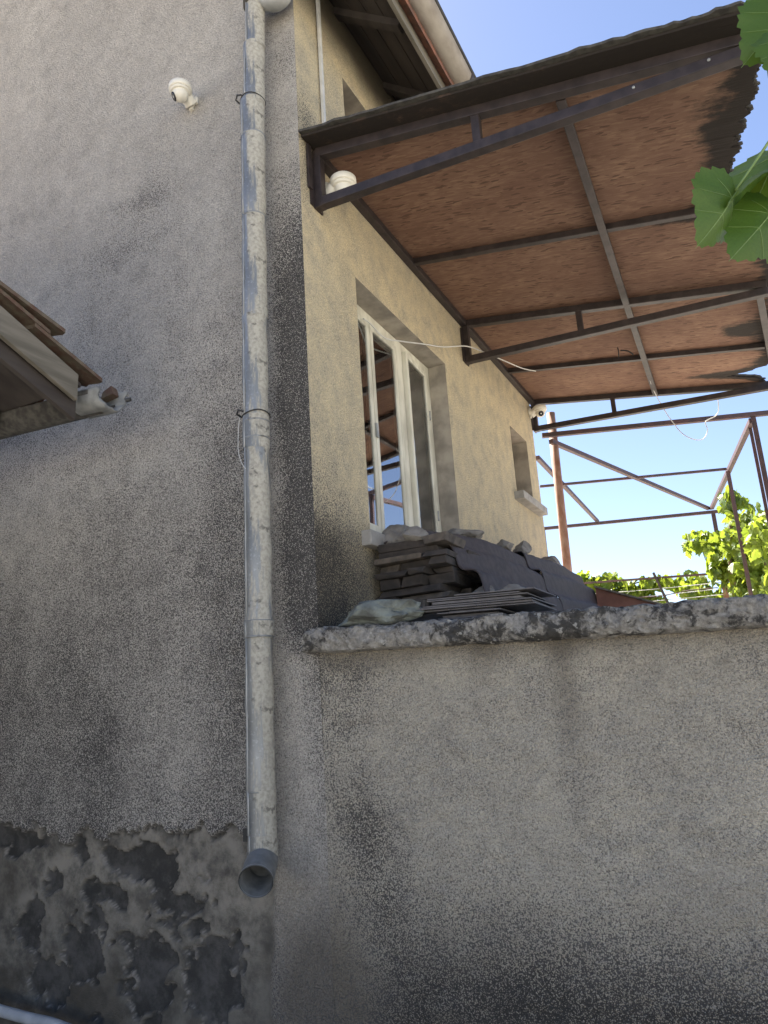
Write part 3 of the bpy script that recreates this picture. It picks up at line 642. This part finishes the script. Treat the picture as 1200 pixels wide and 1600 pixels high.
board('strand_board', 2.083, 2.998, 0, .012, 'osb'); board('strand_board', 3.003, 3.82, 0, .012, 'osb')
board('roof_felt', -.005, 3.83, .016, .012, 'felt', .012, .022, .002)
# twigs caught under the board
tube('twig', smooth_path([(.93, 2.72, 4.045), (.935, 2.70, 4.00), (.925, 2.71, 3.96)], 4), .004, 'wire_black', aw_, 5)
tube('twig', smooth_path([(.95, 2.70, 4.01), (1.0, 2.69, 3.985), (1.03, 2.70, 3.955)], 4), .005, 'wire_black', aw_, 5)

# loose cables
tag(tube('loose_cable', smooth_path([(-.095, .742, 3.665), (-.085, .80, 3.66), (-.06, .92, 3.62), (-.03, 1.08, 3.66), (.0, 1.35, 3.75), (.03, 1.60, 3.83), (.09, 1.86, 3.93), (.14, 2.10, 3.97), (.19, 2.42, 4.02), (.22, 2.75, 4.09), (.26, 3.0, 4.155)], 6), .0042, 'wire_white', n=7),
    'thin grey cable sagging from the window head to the porch roof', 'cable')
tag(tube('loose_cable', smooth_path([(1.07, 3.10, 4.02), (1.05, 3.40, 4.02), (1.05, 3.72, 4.01), (1.09, 3.84, 3.90), (1.13, 3.84, 3.80), (1.19, 3.84, 3.68), (1.27, 3.84, 3.61), (1.34, 3.84, 3.60), (1.38, 3.84, 3.66), (1.375, 3.84, 3.73), (1.40, 3.84, 3.75), (1.46, 3.84, 3.77), (1.49, 3.83, 3.82), (1.50, 3.78, 3.93)], 6), .0038, 'wire_white', n=7),
    'thin wire hanging in a loop from the far edge of the porch roof', 'wire')

# ================================================================== THINGS ON THE TERRACE
def rock(name, loc, size, mat, seed, label, cat='stone', flat=.0, rz=0, rough=2.0):
    bm = bmesh.new(); bmesh.ops.create_icosphere(bm, subdivisions=4, radius=1)
    rnd = random.Random(seed); planes = []
    for _ in range(11):
        d = Vector((rnd.gauss(0, 1), rnd.gauss(0, 1), rnd.gauss(0, 1))).normalized(); planes.append((d, rnd.uniform(.58, .92)))
    for vtx in bm.verts:
        p = vtx.co
        for d, h in planes:
            k = p.dot(d)-h
            if k > 0: p -= d*k*.92
        vtx.co = p
    co = np.array([vv.co[:] for vv in bm.verts]); q = co*2.2; rr = 1+rough*.16*(fbm(q[:, 0]+q[:, 2]*.7+seed, q[:, 1]-q[:, 2]*.6, seed)-.5)+.10*(fbm(q[:, 0]*3-q[:, 2]*2+seed, q[:, 1]*3+q[:, 2]*2, seed+5)-.5)
    for vtx, r in zip(bm.verts, rr): p = vtx.co; vtx.co = Vector((p.x*r*size[0], p.y*r*size[1], max(p.z*r, -.62)*size[2]))
    zmin = min(vv.co.z for vv in bm.verts)
    bmesh.ops.transform(bm, matrix=Matrix.Translation(Vector(loc)-Vector((0, 0, zmin))) @ Matrix.Rotation(rz, 4, 'Z'), verts=bm.verts)
    return tag(build(name, bm, mat, None, False), label, cat)
gs = rock('stone', (.245, .045, 1.930), (.20, .11, .072), 'rock_green', 8, 'large flat green-grey stone lying on the near end of the slab', rz=R(6), rough=4.0)
for vv in gs.data.vertices:
    k = min(max((vv.co.x-.06)/.30, 0), 1); vv.co.z = 1.925+(vv.co.z-1.925)*(.45+.62*math.sin(k*math.pi*.62))
# brick stack against the wall under the window
ORD = ('lowest', 'second', 'third', 'fourth', 'fifth', 'sixth', 'seventh', 'eighth', 'ninth', 'tenth', 'eleventh')
rb = random.Random(5); zc = 1.942
lay = [.045, .034, .060, .028, .034, .046, .028, .036, .028, .034, .040]
for L, h in enumerate(lay):
    for row in range(2):
        x = .030+rb.uniform(0, .02)+(0.0 if L > 2 else .05)
        while x < .31:
            w = rb.choice((.065, .115, .12)) if h > .04 else rb.choice((.10, .16, .24, .30)); w = min(w, .40-x)
            if w < .04: break
            ya = .455+.24*row+rb.uniform(-.045, .045)+(.02 if L < 3 else 0); zz = zc
            bm = bmesh.new(); bx(bm, (x, ya, zz), (x+w-.006, ya+.23, zz+h-.003))
            T = Matrix.Translation((x+w/2, ya, zz)) @ Matrix.Rotation(rb.uniform(-.07, .07), 4, 'Z') @ Matrix.Translation((-x-w/2, -ya, -zz)); bmesh.ops.transform(bm, matrix=T, verts=bm.verts)
            for vv in bm.verts: vv.co += Vector((rb.uniform(-.012, .012), rb.uniform(-.014, .014), rb.uniform(-.0015, .0015)))
            tag(build('brick', bm, (bmat := 'brick2' if rb.random() < .28 else 'brick'), bevel=.004), ' '.join(('paler' if bmat == 'brick2' else 'dark sooty', 'brick' if h > .04 else 'thin flat brick', 'in the', ORD[L], 'course below the window,', ('front' if row == 0 else 'rear')+' row', 'near wall' if x < .12 else ('middle' if x < .24 else 'outer side'))), 'brick', 'bricks stacked under the window')
            x += w
    zc += h
for k, (x0_, y0_, z0_) in enumerate([(x_, y_, z_) for y_ in (.98, 1.42, 1.86, 2.30, 2.74) for x_, z_ in ((.04, 1.945), (.24, 1.935), (.05, 2.14))]):
    bm = bmesh.new(); bx(bm, (x0_, y0_, z0_+.002), (x0_+.19, y0_+.40, z0_+.19))
    tag(build('concrete_block', bm, 'brick', bevel=.006), ('inner' if x0_ == .04 else 'outer' if x0_ == .24 else 'upper')+' dark block under the sheet, '+ORD[k//3].replace('lowest', 'first')+' row from the near end', 'block', 'blocks under the roofing sheets')
# rocks on top of the stack, holding the sheet down
rock('stone', (.085, .60, 2.345), (.115, .10, .075), 'rock', 11, 'angular dark stone on the near end of the stack below the window', rz=R(30))
rock('stone', (.22, .50, 2.345), (.07, .06, .045), 'rock', 12, 'small dark stone beside the angular stone on the stack')
# bitumen sheets draped over the stack
def sheet(name, ya, yb, seed, dz, label, tear=None):
    nu, nvv = 120, 90; u = np.linspace(0, 1, nu)[:, None]; t = np.linspace(0, 1, nvv)[None, :]
    near = ya+.03*np.sin(t*5+.6)+(.08*t if tear is None else 0)+.02*(fbm(t*9., t*0+1., seed)-.5)
    far = yb+.06*np.sin(t*5+1)+.03*(fbm(t*11., t*0+2., seed+1)-.5)
    y = near+(far-near)*u; t = t+y*0; k = np.interp(y, [.5, 1.2, 2.9, 3.6], [0, .6, 1, 1])
    xr = .17+.11*k; zr = 2.395+.125*k
    s1 = np.clip(t/.2, 0, 1); s2 = np.clip((t-.2)/.8, 0, 1)
    x = np.where(t < .2, .03+(xr-.03)*s1, xr+(.60-xr)*s2**.85); z = np.where(t < .2, zr-.03+.03*np.sin(s1*np.pi/2), zr-(zr-1.975)*s2**1.35)
    z = z+.020*np.sin(t*27+.8*np.sin(y*2.2+1))*np.minimum(1, t*4)+.030*(fbm(y*3.3, t*3., seed+2)-.5)+.012*(fbm(y*11., t*9., seed+3)-.5)+dz*(1-.7*t)
    rib = np.sin(t*27+.8*np.sin(y*2.2+1))*np.minimum(1, t*4); x = x+.009*rib; v = np.stack([x, y, np.maximum(z, ztop(x)+.012)], -1).reshape(-1, 3).tolist()
    f = [(i*nvv+j, i*nvv+j+1, (i+1)*nvv+j+1, (i+1)*nvv+j) for i in range(nu-1) for j in range(nvv-1)]
    me = bpy.data.meshes.new(name); me.from_pydata(v, [], f); me.polygons.foreach_set('use_smooth', [True]*len(f))
    o = put(name, me, 'sheet'); md = o.modifiers.new('thickness', 'SOLIDIFY'); md.thickness = .006; md.offset = 0
    return tag(o, label, 'roofing sheet', 'corrugated sheets over the stack')
sheet('roofing_sheet', .50, 2.02, 201, .0, 'dark corrugated bitumen sheet draped over the brick stack, the near one')
sheet('roofing_sheet', 1.78, 3.30, 231, .036, 'dark corrugated bitumen sheet draped behind the crack, the far one', 1)
for k, (loc, sz, lab) in enumerate((((.19, 1.25, 2.47), (.10, .12, .06), 'flat grey stone on the sheet close to the window jamb'), ((.24, 1.75, 2.50), (.06, .08, .045), 'small grey stone on the sheet left of the dark stone'),
                                    ((.27, 2.02, 2.51), (.055, .06, .06), 'dark rounded stone on the sheet above the crack'), ((.18, 3.02, 2.55), (.08, .10, .08), 'grey stone on the far end of the sheet near the rusty post'),
                                    ((.47, .62, 2.035), (.085, .06, .062), 'pale stone resting on the slate stack against the sheet'), ((.60, .66, 2.035), (.07, .05, .055), 'second pale stone beside the slates, right of the first'))):
    rock('stone', loc, sz, 'rock', 40+k, lab, rz=k*.7)
# stacked slates at the slab edge
rs = random.Random(9); z = ztop(.6)+.004
for k in range(11):
    x0 = .43+rs.uniform(-.015, .05)+(.05 if k < 4 else 0); x1 = (.70+rs.uniform(0, .05)) if k < 4 else (.82+rs.uniform(-.03, .05)); y0_ = .02+rs.uniform(0, .03); y1_ = .30+rs.uniform(-.03, .05); th = rs.choice((.006, .008, .010))
    if k == 10: x0 = .56; x1 = .86
    bm = bmesh.new(); bx(bm, (x0, y0_, 0), (x1, y1_, th-.0015))
    bmesh.ops.transform(bm, matrix=Matrix.Translation((0, 0, z)) @ Matrix.Rotation(rs.uniform(-.03, .03), 4, 'Z') @ Matrix.Rotation(.04, 4, 'Y') @ Matrix.Translation((0, 0, .025)), verts=bm.verts)
    tag(build('slate_tile', bm, 'slate', bevel=.001), 'thin grey slate, '+ORD[k]+' from below in the flat stack at the slab edge', 'slate', 'slates stacked on the slab'); z += th+rs.uniform(.0, .003)
# wedge-shaped red-brown hatch
ht = empty('hatch_cover', (.5, 3.2, 1.9), 'red-brown sloping hatch cover with a pale top edge on the terrace', 'hatch')
bm = bmesh.new(); w_ = [(.455, 1.90), (1.9, 1.86), (1.9, 1.885), (1.10, 2.16), (.455, 2.43)]
a_ = [bm.verts.new((x, 3.2, z)) for x, z in w_]; b_ = [bm.verts.new((x, 3.95, z)) for x, z in w_]; bm.faces.new(a_); bm.faces.new(b_[::-1])
for k in range(5): bm.faces.new((a_[k], b_[k], b_[(k+1) % 5], a_[(k+1) % 5]))
build('side', bm, 'red_panel', ht)
bar_obj('edge_strip', (.45, 3.19, 2.437), (1.10, 3.19, 2.167), .03, 'wood_grey', ht, h=.014); bar_obj('edge_strip', (1.10, 3.19, 2.167), (1.9, 3.19, 1.892), .03, 'wood_grey', ht, h=.014)

# ================================================================== RUSTY POST, PERGOLA FRAME, FENCE
post = tube('rusty_post', [(.085, 3.97, 1.935), (.10, 3.97, 3.0), (.12, 3.97, 4.16)], .037, 'rust', n=18); tag(post, 'rusty round steel post at the far house corner', 'post')
pg = empty('pergola_frame', (.4, 5.8, 1.9), 'red-brown bare steel pergola frame behind the porch, against the sky', 'pergola')
A = Vector((.05, 3.83, 3.915)); B = Vector((1.72, 4.39, 3.90)); Cc = Vector((1.153, 8.01, 3.90)); D = Vector((-.917, 7.37, 3.90))
bar_obj('beam', A, B+(B-A).normalized()*.5, .040, 'steel_red', pg)
bar_obj('beam', D, Cc+(Cc-D).normalized()*.14, .040, 'steel_red', pg)
bar_obj('beam', B-Vector((0, 0, .05)), Cc+Vector((-.01, -.02, .05)), .044, 'steel_red', pg)
bar_obj('diagonal', A+Vector((.06, .05, -.05)), Cc+Vector((-.05, -.02, .051)), .040, 'steel_red', pg)
bar_obj('beam', (-.145, 4.36, 3.90), (-.262, 7.70, 3.951), .040, 'steel_red', pg)
bar_obj('tie_rod', (-.40, 5.35, 3.90), (1.43, 6.01, 3.90), .026, 'steel_red', pg)
for p, w in (((1.735, 4.40), .04), ((1.70, 4.55), .028), ((1.44, 6.02), .04), ((1.148, 8.02), .05), ((-.93, 7.36), .05)): bar_obj('post', (p[0], p[1], 1.86), (p[0], p[1], 3.875), w, 'steel_red', pg, up=(0, 1, 0))
fc = empty('railing', (.4, 7.0, 1.9), 'thin metal railing with wires along the far terrace edge', 'railing')
bar_obj('rail', (-.9, 6.99, 3.075), (1.2, 7.01, 2.955), .024, 'steel_red', fc)
bar_obj('brace', (.427, 6.97, 3.06), (.62, 6.97, 2.40), .028, 'steel', fc)
for k in range(5):
    tube('wire', smooth_path([(-.9, 7, 2.95-.07*k), (.1, 7, 2.88-.07*k-.01*(k % 2)), (1.2, 7, 2.85-.07*k)], 5), .004, 'wire_white', fc, 5)
tube('barbed_wire', smooth_path([(-.4, 6.96, 2.80), (.2, 6.96, 2.79), (.45, 6.96, 2.77), (.62, 6.96, 2.785), (.8, 6.96, 2.80), (1.1, 6.96, 2.79)], 5), .006, 'steel_red', fc, 5)
for x, y, w, z1_ in ((1.17, 7.02, .055, 3.1), (1.235, 7.3, .03, 3.05), (1.36, 6.9, .042, 3.15), (1.62, 6.9, .05, 3.2), (-.9, 7.02, .05, 3.1)): bar_obj('fence_post', (x, y, 1.86), (x, y, z1_), w, 'rust', fc, up=(0, 1, 0))

# ================================================================== VINES
def leaf_mesh(name, mat, fold=.25, detail=0):
    """five-lobed toothed grape leaf, petiole at the origin, tip along +Y, about one unit long"""
    half = [(0, 0), (.10, -.14), (.26, -.20), (.36, -.06), (.50, -.02), (.46, .14), (.56, .30), (.44, .34), (.40, .48), (.26, .52), (.20, .70), (.10, .80), (0, .98)]
    out = half+[(-x, y) for x, y in half[-2:0:-1]]; cy = .22
    if not detail:
        v = [(0, cy, 0)]+[(x, y, -fold*abs(x)*1.2+.22*x*x-.20*(y-.2)**2+.03*math.sin(9*x+5*y)) for x, y in out]; n = len(out)
        f = [(0, 1+k, 1+(k+1) % n) for k in range(n)]
    else:
        n = 96; pol = sorted((math.atan2(y-cy, x), math.hypot(x, y-cy)) for x, y in out[1:]+[(0, .02)])
        th = np.array([p[0] for p in pol]); rr = np.array([p[1] for p in pol]); A = np.linspace(-math.pi, math.pi, n, endpoint=False)
        base = np.interp(A, th, rr, period=2*math.pi); K = np.ones(13)/13; sm = np.convolve(np.concatenate([base[-6:], base, base[:6]]), K, 'valid')
        rim = .45*base+.55*sm+.018*np.sign(np.sin(A*23))*np.abs(np.sin(A*23))+.01*np.sin(A*41)
        v = [(0, cy, 0)]; T = (.15, .3, .45, .6, .75, .88, 1.0)
        for t in T:
            R_ = (sm+(rim-sm)*t**5)*t
            for a, r_ in zip(A, R_):
                x = r_*math.cos(a); y = cy+r_*math.sin(a)
                v.append((x, y, -fold*.55*math.sqrt(x*x+.004)-.25*(y-.25)**2+.025*math.sin(7*x+4*y+1)+.018*math.sin(13*y-6*abs(x))*abs(x)*2))
        v[0] = (0, cy, -fold*.55*.063); f = [(0, 1+k, 1+(k+1) % n) for k in range(n)]
        for q in range(len(T)-1):
            for k in range(n): f.append((1+q*n+k, 1+(q+1)*n+k, 1+(q+1)*n+(k+1) % n, 1+q*n+(k+1) % n))
    me = bpy.data.meshes.new(name); me.from_pydata(v, [], f); me.update(); me.materials.append(M[mat])
    if detail: me.polygons.foreach_set('use_smooth', [True]*len(f))
    return me
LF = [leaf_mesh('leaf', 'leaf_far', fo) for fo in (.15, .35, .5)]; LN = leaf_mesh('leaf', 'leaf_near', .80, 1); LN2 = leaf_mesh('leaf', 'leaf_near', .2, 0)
def add_leaf(me, parent, loc, rot, s, off):
    o = bpy.data.objects.new('leaf', me); COL.objects.link(o); o.parent = parent; o.location = Vector(loc)-off; o.rotation_euler = rot; o.scale = (s, s, s); return o
def rand_rot(r): return Euler((r.uniform(-1.9, -.5), r.uniform(-.7, .7), r.uniform(0, 6.28)))
def vine(name, base, label, blobs, nparts, nmass, canes, seed, size=(.07, .16), grp='grape vines'):
    r = random.Random(seed); off = Vector(base)
    t = empty(name, base, label, 'vine', grp)
    for c in canes: tube('stem', smooth_path(c[0], 5), c[1], 'vine_wood', t, 7)
    tot = sum(b[6] for b in blobs)
    def spot():
        k = r.uniform(0, tot)
        for b in blobs:
            k -= b[6]
            if k <= 0: break
        while True:
            q = Vector((r.uniform(-1, 1), r.uniform(-1, 1), r.uniform(-1, 1)))
            if q.length < 1 and q.length > r.random()*.7: break
        return Vector((b[0]+q.x*b[3], b[1]+q.y*b[4], b[2]+q.z*b[5]))
    for k in range(nparts): add_leaf(r.choice(LF), t, spot(), rand_rot(r), r.uniform(*size), off)
    if nmass:
        V = []; F = []; sh = []
        for k in range(nmass):
            me = r.choice(LF); Mx = Matrix.Translation(spot()) @ rand_rot(r).to_matrix().to_4x4() @ Matrix.Scale(r.uniform(*size)*.9, 4); n0 = len(V); c = r.random()
            for vv in me.vertices: V.append(tuple(Mx @ vv.co)); sh.append(c)
            for pp in me.polygons: F.append(tuple(n0+i for i in pp.vertices))
        tag(pydata('foliage', V, F, 'leaf_mass', t, False, dict(shade=sh)), kind='stuff')
    return t
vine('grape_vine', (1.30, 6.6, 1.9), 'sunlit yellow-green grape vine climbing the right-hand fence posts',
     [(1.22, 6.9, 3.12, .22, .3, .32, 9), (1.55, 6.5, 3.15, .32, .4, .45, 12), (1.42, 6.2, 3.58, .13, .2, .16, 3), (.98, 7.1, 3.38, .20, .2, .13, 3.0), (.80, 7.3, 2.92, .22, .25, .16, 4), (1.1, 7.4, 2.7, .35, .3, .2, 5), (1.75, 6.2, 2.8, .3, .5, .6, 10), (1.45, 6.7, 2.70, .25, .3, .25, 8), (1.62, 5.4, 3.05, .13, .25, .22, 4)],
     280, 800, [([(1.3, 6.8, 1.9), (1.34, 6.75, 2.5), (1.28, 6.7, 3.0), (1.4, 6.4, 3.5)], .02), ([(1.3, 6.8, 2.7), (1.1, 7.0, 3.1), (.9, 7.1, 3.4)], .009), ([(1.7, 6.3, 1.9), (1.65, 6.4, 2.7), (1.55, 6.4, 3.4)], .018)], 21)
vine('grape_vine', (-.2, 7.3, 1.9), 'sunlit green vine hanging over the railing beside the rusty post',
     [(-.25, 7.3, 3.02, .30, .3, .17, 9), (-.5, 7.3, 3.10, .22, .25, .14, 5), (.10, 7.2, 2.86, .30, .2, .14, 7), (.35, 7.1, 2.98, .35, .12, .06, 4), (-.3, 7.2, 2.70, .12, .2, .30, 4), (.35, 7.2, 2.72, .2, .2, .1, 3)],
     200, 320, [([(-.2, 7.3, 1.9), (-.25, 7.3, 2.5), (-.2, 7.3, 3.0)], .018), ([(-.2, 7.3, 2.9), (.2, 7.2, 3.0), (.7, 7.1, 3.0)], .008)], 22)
# vine beside the camera
nv_ = empty('grape_vine', (2.35, -1.15, 0), 'near vine with large green leaves reaching in at the upper right edge', 'vine', 'grape vines'); off = Vector((2.35, -1.15, 0))
tube('stem', smooth_path([(2.35, -1.15, 0), (2.40, -1.1, 1.0), (2.33, -1.2, 2.0), (2.2, -1.25, 2.75), (1.95, -1.3, 2.85), (1.80, -1.36, 2.70), (1.755, -1.38, 2.5)], 6), [.025]*20+[.012]*10+[.005]*7, 'vine_wood', nv_, 8)
tube('stem', smooth_path([(2.2, -1.25, 2.75), (2.3, -.9, 3.1), (2.4, -.4, 3.2), (2.7, .3, 3.2)], 6), .009, 'vine_wood', nv_, 7)
def hang_leaf(p, tip, nrm, s, me=None):
    """leaf with its petiole end at p and its tip towards tip"""
    p = Vector(p); d = (Vector(tip)-p).normalized(); nz = Vector(nrm); nz = (nz-d*nz.dot(d)).normalized(); x = d.cross(nz)
    m = Matrix((x, d, nz)).transposed().to_4x4(); o = add_leaf(me or LN, nv_, p, m.to_euler(), s, off)
    a = Vector(p)+d*.12*s; bm = bmesh.new(); L_ = o; 
    # pale midrib and side veins, children of the leaf
    vb = bmesh.new()
    def zz(x, y): return -.80*.55*math.sqrt(x*x+.004)-.25*(y-.25)**2+.025*math.sin(7*x+4*y+1)+.018*math.sin(13*y-6*abs(x))*abs(x)*2+.004
    for ends in ((0, .92), (.42, .30), (-.42, .30), (.26, .0), (-.26, .0), (.3, .55), (-.3, .55)):
        st_ = (0, .12) if ends[1] < .5 or ends[0] == 0 else (0, .38)
        pts = [Vector((st_[0]+(ends[0]-st_[0])*t, st_[1]+(ends[1]-st_[1])*t, zz(st_[0]+(ends[0]-st_[0])*t, st_[1]+(ends[1]-st_[1])*t))) for t in (0, .25, .5, .75, 1)]
        sweep(vb, pts, [.009, .008, .006, .005, .003] if ends[0] == 0 else [.004, .0035, .003, .0025, .0015], 6)
    me2 = bpy.data.meshes.new('vein'); vb.to_mesh(me2); vb.free(); me2.materials.append(M['vein']); vo = bpy.data.objects.new('vein', me2); COL.objects.link(vo); vo.parent = o
    return o
M['vein'] = m_simple('leaf_vein', (.15, .23, .07), (.11, .18, .05), 20, .5)
hang_leaf((1.635, -1.381, 2.359), (1.562, -1.415, 2.236), (.86, -.42, -.25), .122)
hang_leaf((1.687, -1.327, 2.341), (1.608, -1.392, 2.235), (.50, -.75, -.15), .135)
hang_leaf((1.690, -1.316, 2.418), (1.587, -1.452, 2.324), (-.35, -.30, .75), .165)
hang_leaf((1.719, -1.281, 2.470), (1.643, -1.368, 2.327), (-.15, -.80, -.30), .150)
hang_leaf((1.785, -1.341, 2.634), (1.700, -1.401, 2.500), (-.10, -.84, -.45), .130)
hang_leaf((1.776, -1.303, 2.717), (1.705, -1.319, 2.640), (.20, -.80, -.50), .130)
for a, b in (((1.755, -1.38, 2.5), (1.635, -1.381, 2.359)), ((1.755, -1.38, 2.5), (1.687, -1.327, 2.341)), ((1.755, -1.38, 2.5), (1.690, -1.316, 2.418)), ((1.80, -1.36, 2.70), (1.765, -1.341, 2.634)), ((1.80, -1.36, 2.70), (1.776, -1.303, 2.717)), ((1.77, -1.37, 2.56), (1.719, -1.281, 2.470))):
    a = Vector(a); b = Vector(b); tube('petiole', smooth_path([a, (a+b)/2+Vector((.02, 0, .02)), b], 4), .0022, 'vein', nv_, 6)
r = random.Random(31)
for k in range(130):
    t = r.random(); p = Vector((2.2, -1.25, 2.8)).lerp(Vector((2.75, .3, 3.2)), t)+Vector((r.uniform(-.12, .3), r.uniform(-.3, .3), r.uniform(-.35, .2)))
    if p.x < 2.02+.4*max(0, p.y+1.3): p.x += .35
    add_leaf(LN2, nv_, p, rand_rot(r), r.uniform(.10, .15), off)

# ================================================================== SHED AT THE LEFT
sh = empty('shed', (-2.4, -1.6, 0), 'shed with a clay-tiled roof and grey barge board at the left edge', 'shed')
XV = -.80; SL = .37                                       # verge position, roof slope (falls towards the house)
def sz(y): return 3.010-SL*(y+.38)                        # tile underside
box('wall', (-4.2, -3.2, 0), (-1.9, -.95, 2.98), 'plaster_int', sh)
bm = bmesh.new()
for k, y in enumerate((-.44, -.9, -1.5)): pass
def slope_box(name, x0, x1, ya, yb, lo, hi, mat, bev=0):
    bm = bmesh.new(); vv = [bm.verts.new((x, y, sz(y)+h)) for h in (lo, hi) for y in (ya, yb) for x in (x0, x1)]
    for q in ((0, 1, 3, 2), (4, 6, 7, 5), (0, 4, 5, 1), (2, 3, 7, 6), (0, 2, 6, 4), (1, 5, 7, 3)): bm.faces.new([vv[i] for i in q])
    return build(name, bm, mat, sh, bevel=bev)
slope_box('barge_board', XV-.022, XV, -3.2, -.50, -.125, -.012, 'wood_grey', .003)
slope_box('barge_board', XV-.06, XV-.036, -3.2, -.475, -.185, -.09, 'wood_dark', .003)
slope_box('roof_deck', -4.2, XV-.03, -3.2, -.46, -.030, -.014, 'wood_dark')
for x in (-1.35, -1.85, -2.6, -3.4): slope_box('rafter', x, x+.06, -3.2, -.50, -.12, -.032, 'wood_dark')
def tile(x, ya, yb, lift, mat, tilt=0):
    bm = bmesh.new(); nn = 9
    top = []; bot = []
    for y, ld in ((ya, lift*.35), (yb, lift)):
        for lst, th in ((top, .016), (bot, 0)):
            for k in range(nn):
                u = k/(nn-1); h = .022*math.sin(u*math.pi)**2 if u < .5 else .008*math.cos((u-.5)*math.pi)
                lst.append(bm.verts.new((x-.205+u*.21, y+.006*math.sin(k*2.1), sz(y)+ld+h+th)))
    for L in (top, bot):
        for k in range(nn-1): bm.faces.new((L[k], L[k+1], L[nn+k+1], L[nn+k]))
    for k in range(nn-1): bm.faces.new((top[k], top[k+1], bot[k+1], bot[k])); bm.faces.new((top[nn+k], top[nn+k+1], bot[nn+k+1], bot[nn+k]))
    for k in (0, nn-1): bm.faces.new((top[k], top[nn+k], bot[nn+k], bot[k]))
    build('roof_tile', bm, mat, sh)
rt = random.Random(4)
for row in range(9):
    yb = -.37-.30*row
    for c in range(15): tile(XV+.02-.205*c+rt.uniform(-.012, .012), yb-.36, yb+rt.uniform(-.02, .02), .030+rt.uniform(0, .012), 'tile_moss' if row % 2 or rt.random() < .3 else 'tile')
tile(XV+.03, -.95, -.60, .085, 'tile_moss'); 
bm = bmesh.new(); bx(bm, (XV-.04, -.34, 3.005), (XV+.022, -.305, 3.045)); rq = random.Random(3)
for vv in bm.verts: vv.co += Vector((rq.uniform(-.012, .012), rq.uniform(-.012, .012), rq.uniform(-.012, .012)))
build('broken_tile', bm, 'tile_moss', sh, bevel=.004)
sg = empty('shed_gutter', (-1.4, -.36, 3.0), 'short galvanised gutter end with an open mouth under the shed tiles', 'gutter')
bm = bmesh.new(); trough(bm, (-3.6, -.47, 3.08), (-.80, -.372, 3.004), .084, 16, 172, 352, .004); build('trough', bm, 'felt', sg, True)  # felt material here stands for dirt and shade painted on the gutter's outside
bm = bmesh.new(); trough(bm, (-.90, -.3755, 3.007), (-.745, -.3695, 3.002), .0865, 18, 158, 356, .0085); rq = random.Random(8)
for vv in bm.verts: vv.co += Vector((rq.uniform(-.009, .009) if vv.co.x > -.8 else 0, 0, 0))+(vv.co-Vector((vv.co.x, -.372, 3.004))).normalized()*.006*math.sin(vv.co.z*90+vv.co.y*70)
build('patch', bm, 'zinc_dull', sg, True)
bm = bmesh.new(); sweep(bm, [(-.90, -.288, 2.998), (-.730, -.282, 2.993)], .009, 8); build('rolled_edge', bm, 'wire_black', sg, True)
# pale pipe low on the wall at the left corner
tag(tube('pale_pipe', smooth_path([(-2.6, -.10, .60), (-1.9, -.10, .555), (-1.558, -.10, .525), (-1.38, -.10, .512), (-1.2, -.10, .500), (-.9, -.10, .44), (-.7, -.1, .3), (-.6, -.15, .02)], 6), .022, 'pvc', n=10), 'pale pipe along the foot of the wall at the lower left', 'pipe')
